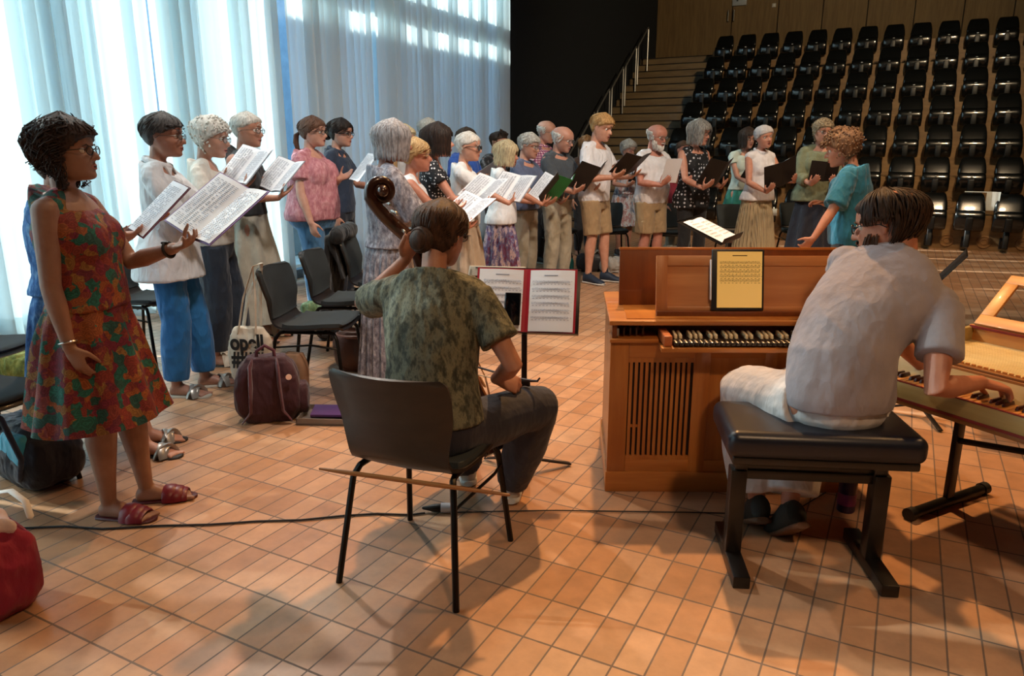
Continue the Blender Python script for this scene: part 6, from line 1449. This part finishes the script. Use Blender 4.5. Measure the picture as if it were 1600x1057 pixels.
for nm, y0_, y1_, mt in (('ribs', -.045, .045, CW), ('front_plate', .045, .055, CWT), ('back_plate', -.055, -.045, CW)):
    mb = MB(); pl_r = [(x, z) for z, x in prof]; poly = [Vector((x*bs_, y0_, B0+z*bs_)) for x, z in pl_r]+[Vector((-x*bs_, y0_, B0+z*bs_)) for x, z in pl_r[::-1]]
    mb.prism(poly, (0, y1_-y0_, 0)); mb.build(nm, mt, ce, bevel=.004)
mb = MB(); mb.tube([(0, 0, .02), (0, 0, B0+.02)], .005, 8); mb.build('endpin', plain('pin_steel', '8c8c8c', .3, .9), ce)
zt = B0+.74*bs_; zn = Lc-.27
mb = MB(); mb.tube([(0, .03, zt-.03), (0, .04, zt+.02), (0, .045, zn)], [.03, .021, .017], 12, 'round'); mb.build('neck', CW, ce)
mb = MB(); mb.box((0, .066, (zt+zn)/2-.08), (.034, .010, zn-zt+.22)); mb.build('fingerboard', EB, ce, bevel=.003)
mb = MB(); mb.box((0, .064, zn+.004), (.034, .018, .010)); mb.build('nut', plain('nut_bone', 'd8c8a6', .4), ce, bevel=.002)
mb = MB(); pb_ = []
for q in range(30):
    s_ = q/29; pb_.append((Vector((0, .045-.045*sin(s_*pi*.5)-.025*s_, zn+.20*s_)), .028-.004*s_))
for q in range(1, 34):
    a = q/33*2*pi*1.35; r_ = .048*(1-q/33*.62); pb_.append((Vector((0, -.025+.048-r_*cos(a)*1.0, zn+.20+r_*sin(a)*1.0)), .020-.007*q/33))
mb.tube([a for a, _ in pb_], [b for _, b in pb_], 10, 'round', up=(1, 0, 0)); mb.tube([(-.036, .033, zn+.205), (.034, .023, zn+.205)], [.022, .022], 14, 'round'); mb.build('scroll', CW, ce)
for q, (sd, dz_) in enumerate(((1, .04), (-1, .07), (1, .115), (-1, .145))):
    mb = MB(); mb.tube([(-sd*.02, .03, zn+dz_), (sd*.055, .03, zn+dz_)], [.005, .006], 8); mb.ell((sd*.065, .03, zn+dz_), (.013, .006, .011)); mb.build('tuning_peg', plain('peg_metal', 'b9b2aa', .25, .8), ce)
mb = MB(); [mb.tube([(x, .074+.002, zn), (x*1.6, .10, B0+.36*bs_), (x, .065, B0+.12)], .0010, 4) for x in (-.009, -.003, .003, .009)]; mb.build('strings', plain('wire2', 'b5aea2', .3, .9), ce)
mb = MB(); mb.box((0, .077, B0+.36*bs_), (.08, .008, .05), None, .7); mb.box((0, .068, B0+.14), (.05, .014, .16), None, .6); mb.build('bridge', plain('bridge_maple', 'b98f5a', .5), ce, bevel=.002)
hnd = cellist.M @ (cellist.arm[1][2]+cellist.arm[1][3]*.08); b0, b1 = at(838, 597, 2.66), at(640, 560, 3.12)
bw = thing('cello_bow', 'dark bow held in the right hand of the string player', 'bow', b0, 0); mb = MB(); D_ = b1-b0
mb.tube([Vector((.012, 0, .014)), Vector((.004, 0, .003)), D_*.03, D_*.15, D_*.5+Vector((0, 0, .02)), D_], [.0035, .0045, .0055, .005, .004, .003], 8, 'round'); mb.build('stick', plain('bow_stick', '2a1612', .35), bw)
mb = MB(); mb.rbox(D_*.08+Vector((0, 0, -.012)), (.05, .012, .022), .004, Matrix.Rotation(atan2(D_.y, D_.x), 3, 'Z')); mb.build('frog', EB, bw)
mb = MB(); mb.tube([D_*.10+Vector((0, 0, -.022)), D_+Vector((0, 0, -.006))], .0022, 6, up=(0, 0, 1)); mb.build('bow_hair', plain('bow_hair', 'cfc8b8', .6), bw)

# keyboard player on the bench
loc = Vector((1.13, 2.44, 0)); azk = 94; Mi_ = (Matrix.Translation(loc) @ Matrix.Rotation(R(azk-90), 4, 'Z')).inverted(); m3 = Mi_.to_3x3()
p = Person('person', 'bearded man in grey tee and white trousers seated on the black bench', loc.x, loc.y, azk, 1.77, 'm', g=.90, hs=1.02, lean=57, side=18, twist=-52, neckup=(-.005, .02, .060), head=(98, 12, 4), vox=.0055, neckf=.01,
    sit=dict(seat=.565, k={1: W_((0, 0, 0)), -1: W_((0, 0, 0))}, a={1: W_((0, 0, 0)), -1: W_((0, 0, 0))}) if False else dict(seat=.555, k={1: Mi_ @ Vector((1.16, 2.84, .54)), -1: Mi_ @ Vector((.93, 2.80, .54))}, a={1: Mi_ @ Vector((1.07, 2.60, .12)), -1: Mi_ @ Vector((.98, 2.70, .10))}, fd={1: m3 @ Vector((-.15, .75, -.62)), -1: m3 @ Vector((.05, .85, -.5))}),
    L=dict(wpx=(1448, 580, 2.76), dw=(.75, -.45, -.25), pnw=(.1, .1, -1), curl=.42, hint=(-.8, -.2, -.6)), Rr=dict(wpx=(1532, 598, 2.42), dw=(.9, .1, -.2), pnw=(.1, 0, -1), curl=.45, hint=(-.2, -.6, -1)), skinc='b87c62')
p.hairdo('thin', '1c120d', '3b281d', 61); p.spec(FRB); p.beard('2e1d15', '4a3022', .16); p.top(cloth('grey_tee', '928b91', .85, .22), 'tee', hem=.51, sleeve=.62, ease=.024, loose=.008, fold=.0045, vox=.0065, ff=6, sl_ease=.024)
p.pants(cloth('white_loose_trousers', 'c9c3c2', .9, .3), length=.93, ease=.012, legease=.026, wide=.035, fold=.005); p.shoes('sneaker', plain('shoe_dark_green', '2c2f2d', .6), plain('shoe_sole_brown', '6b4a35', .6))
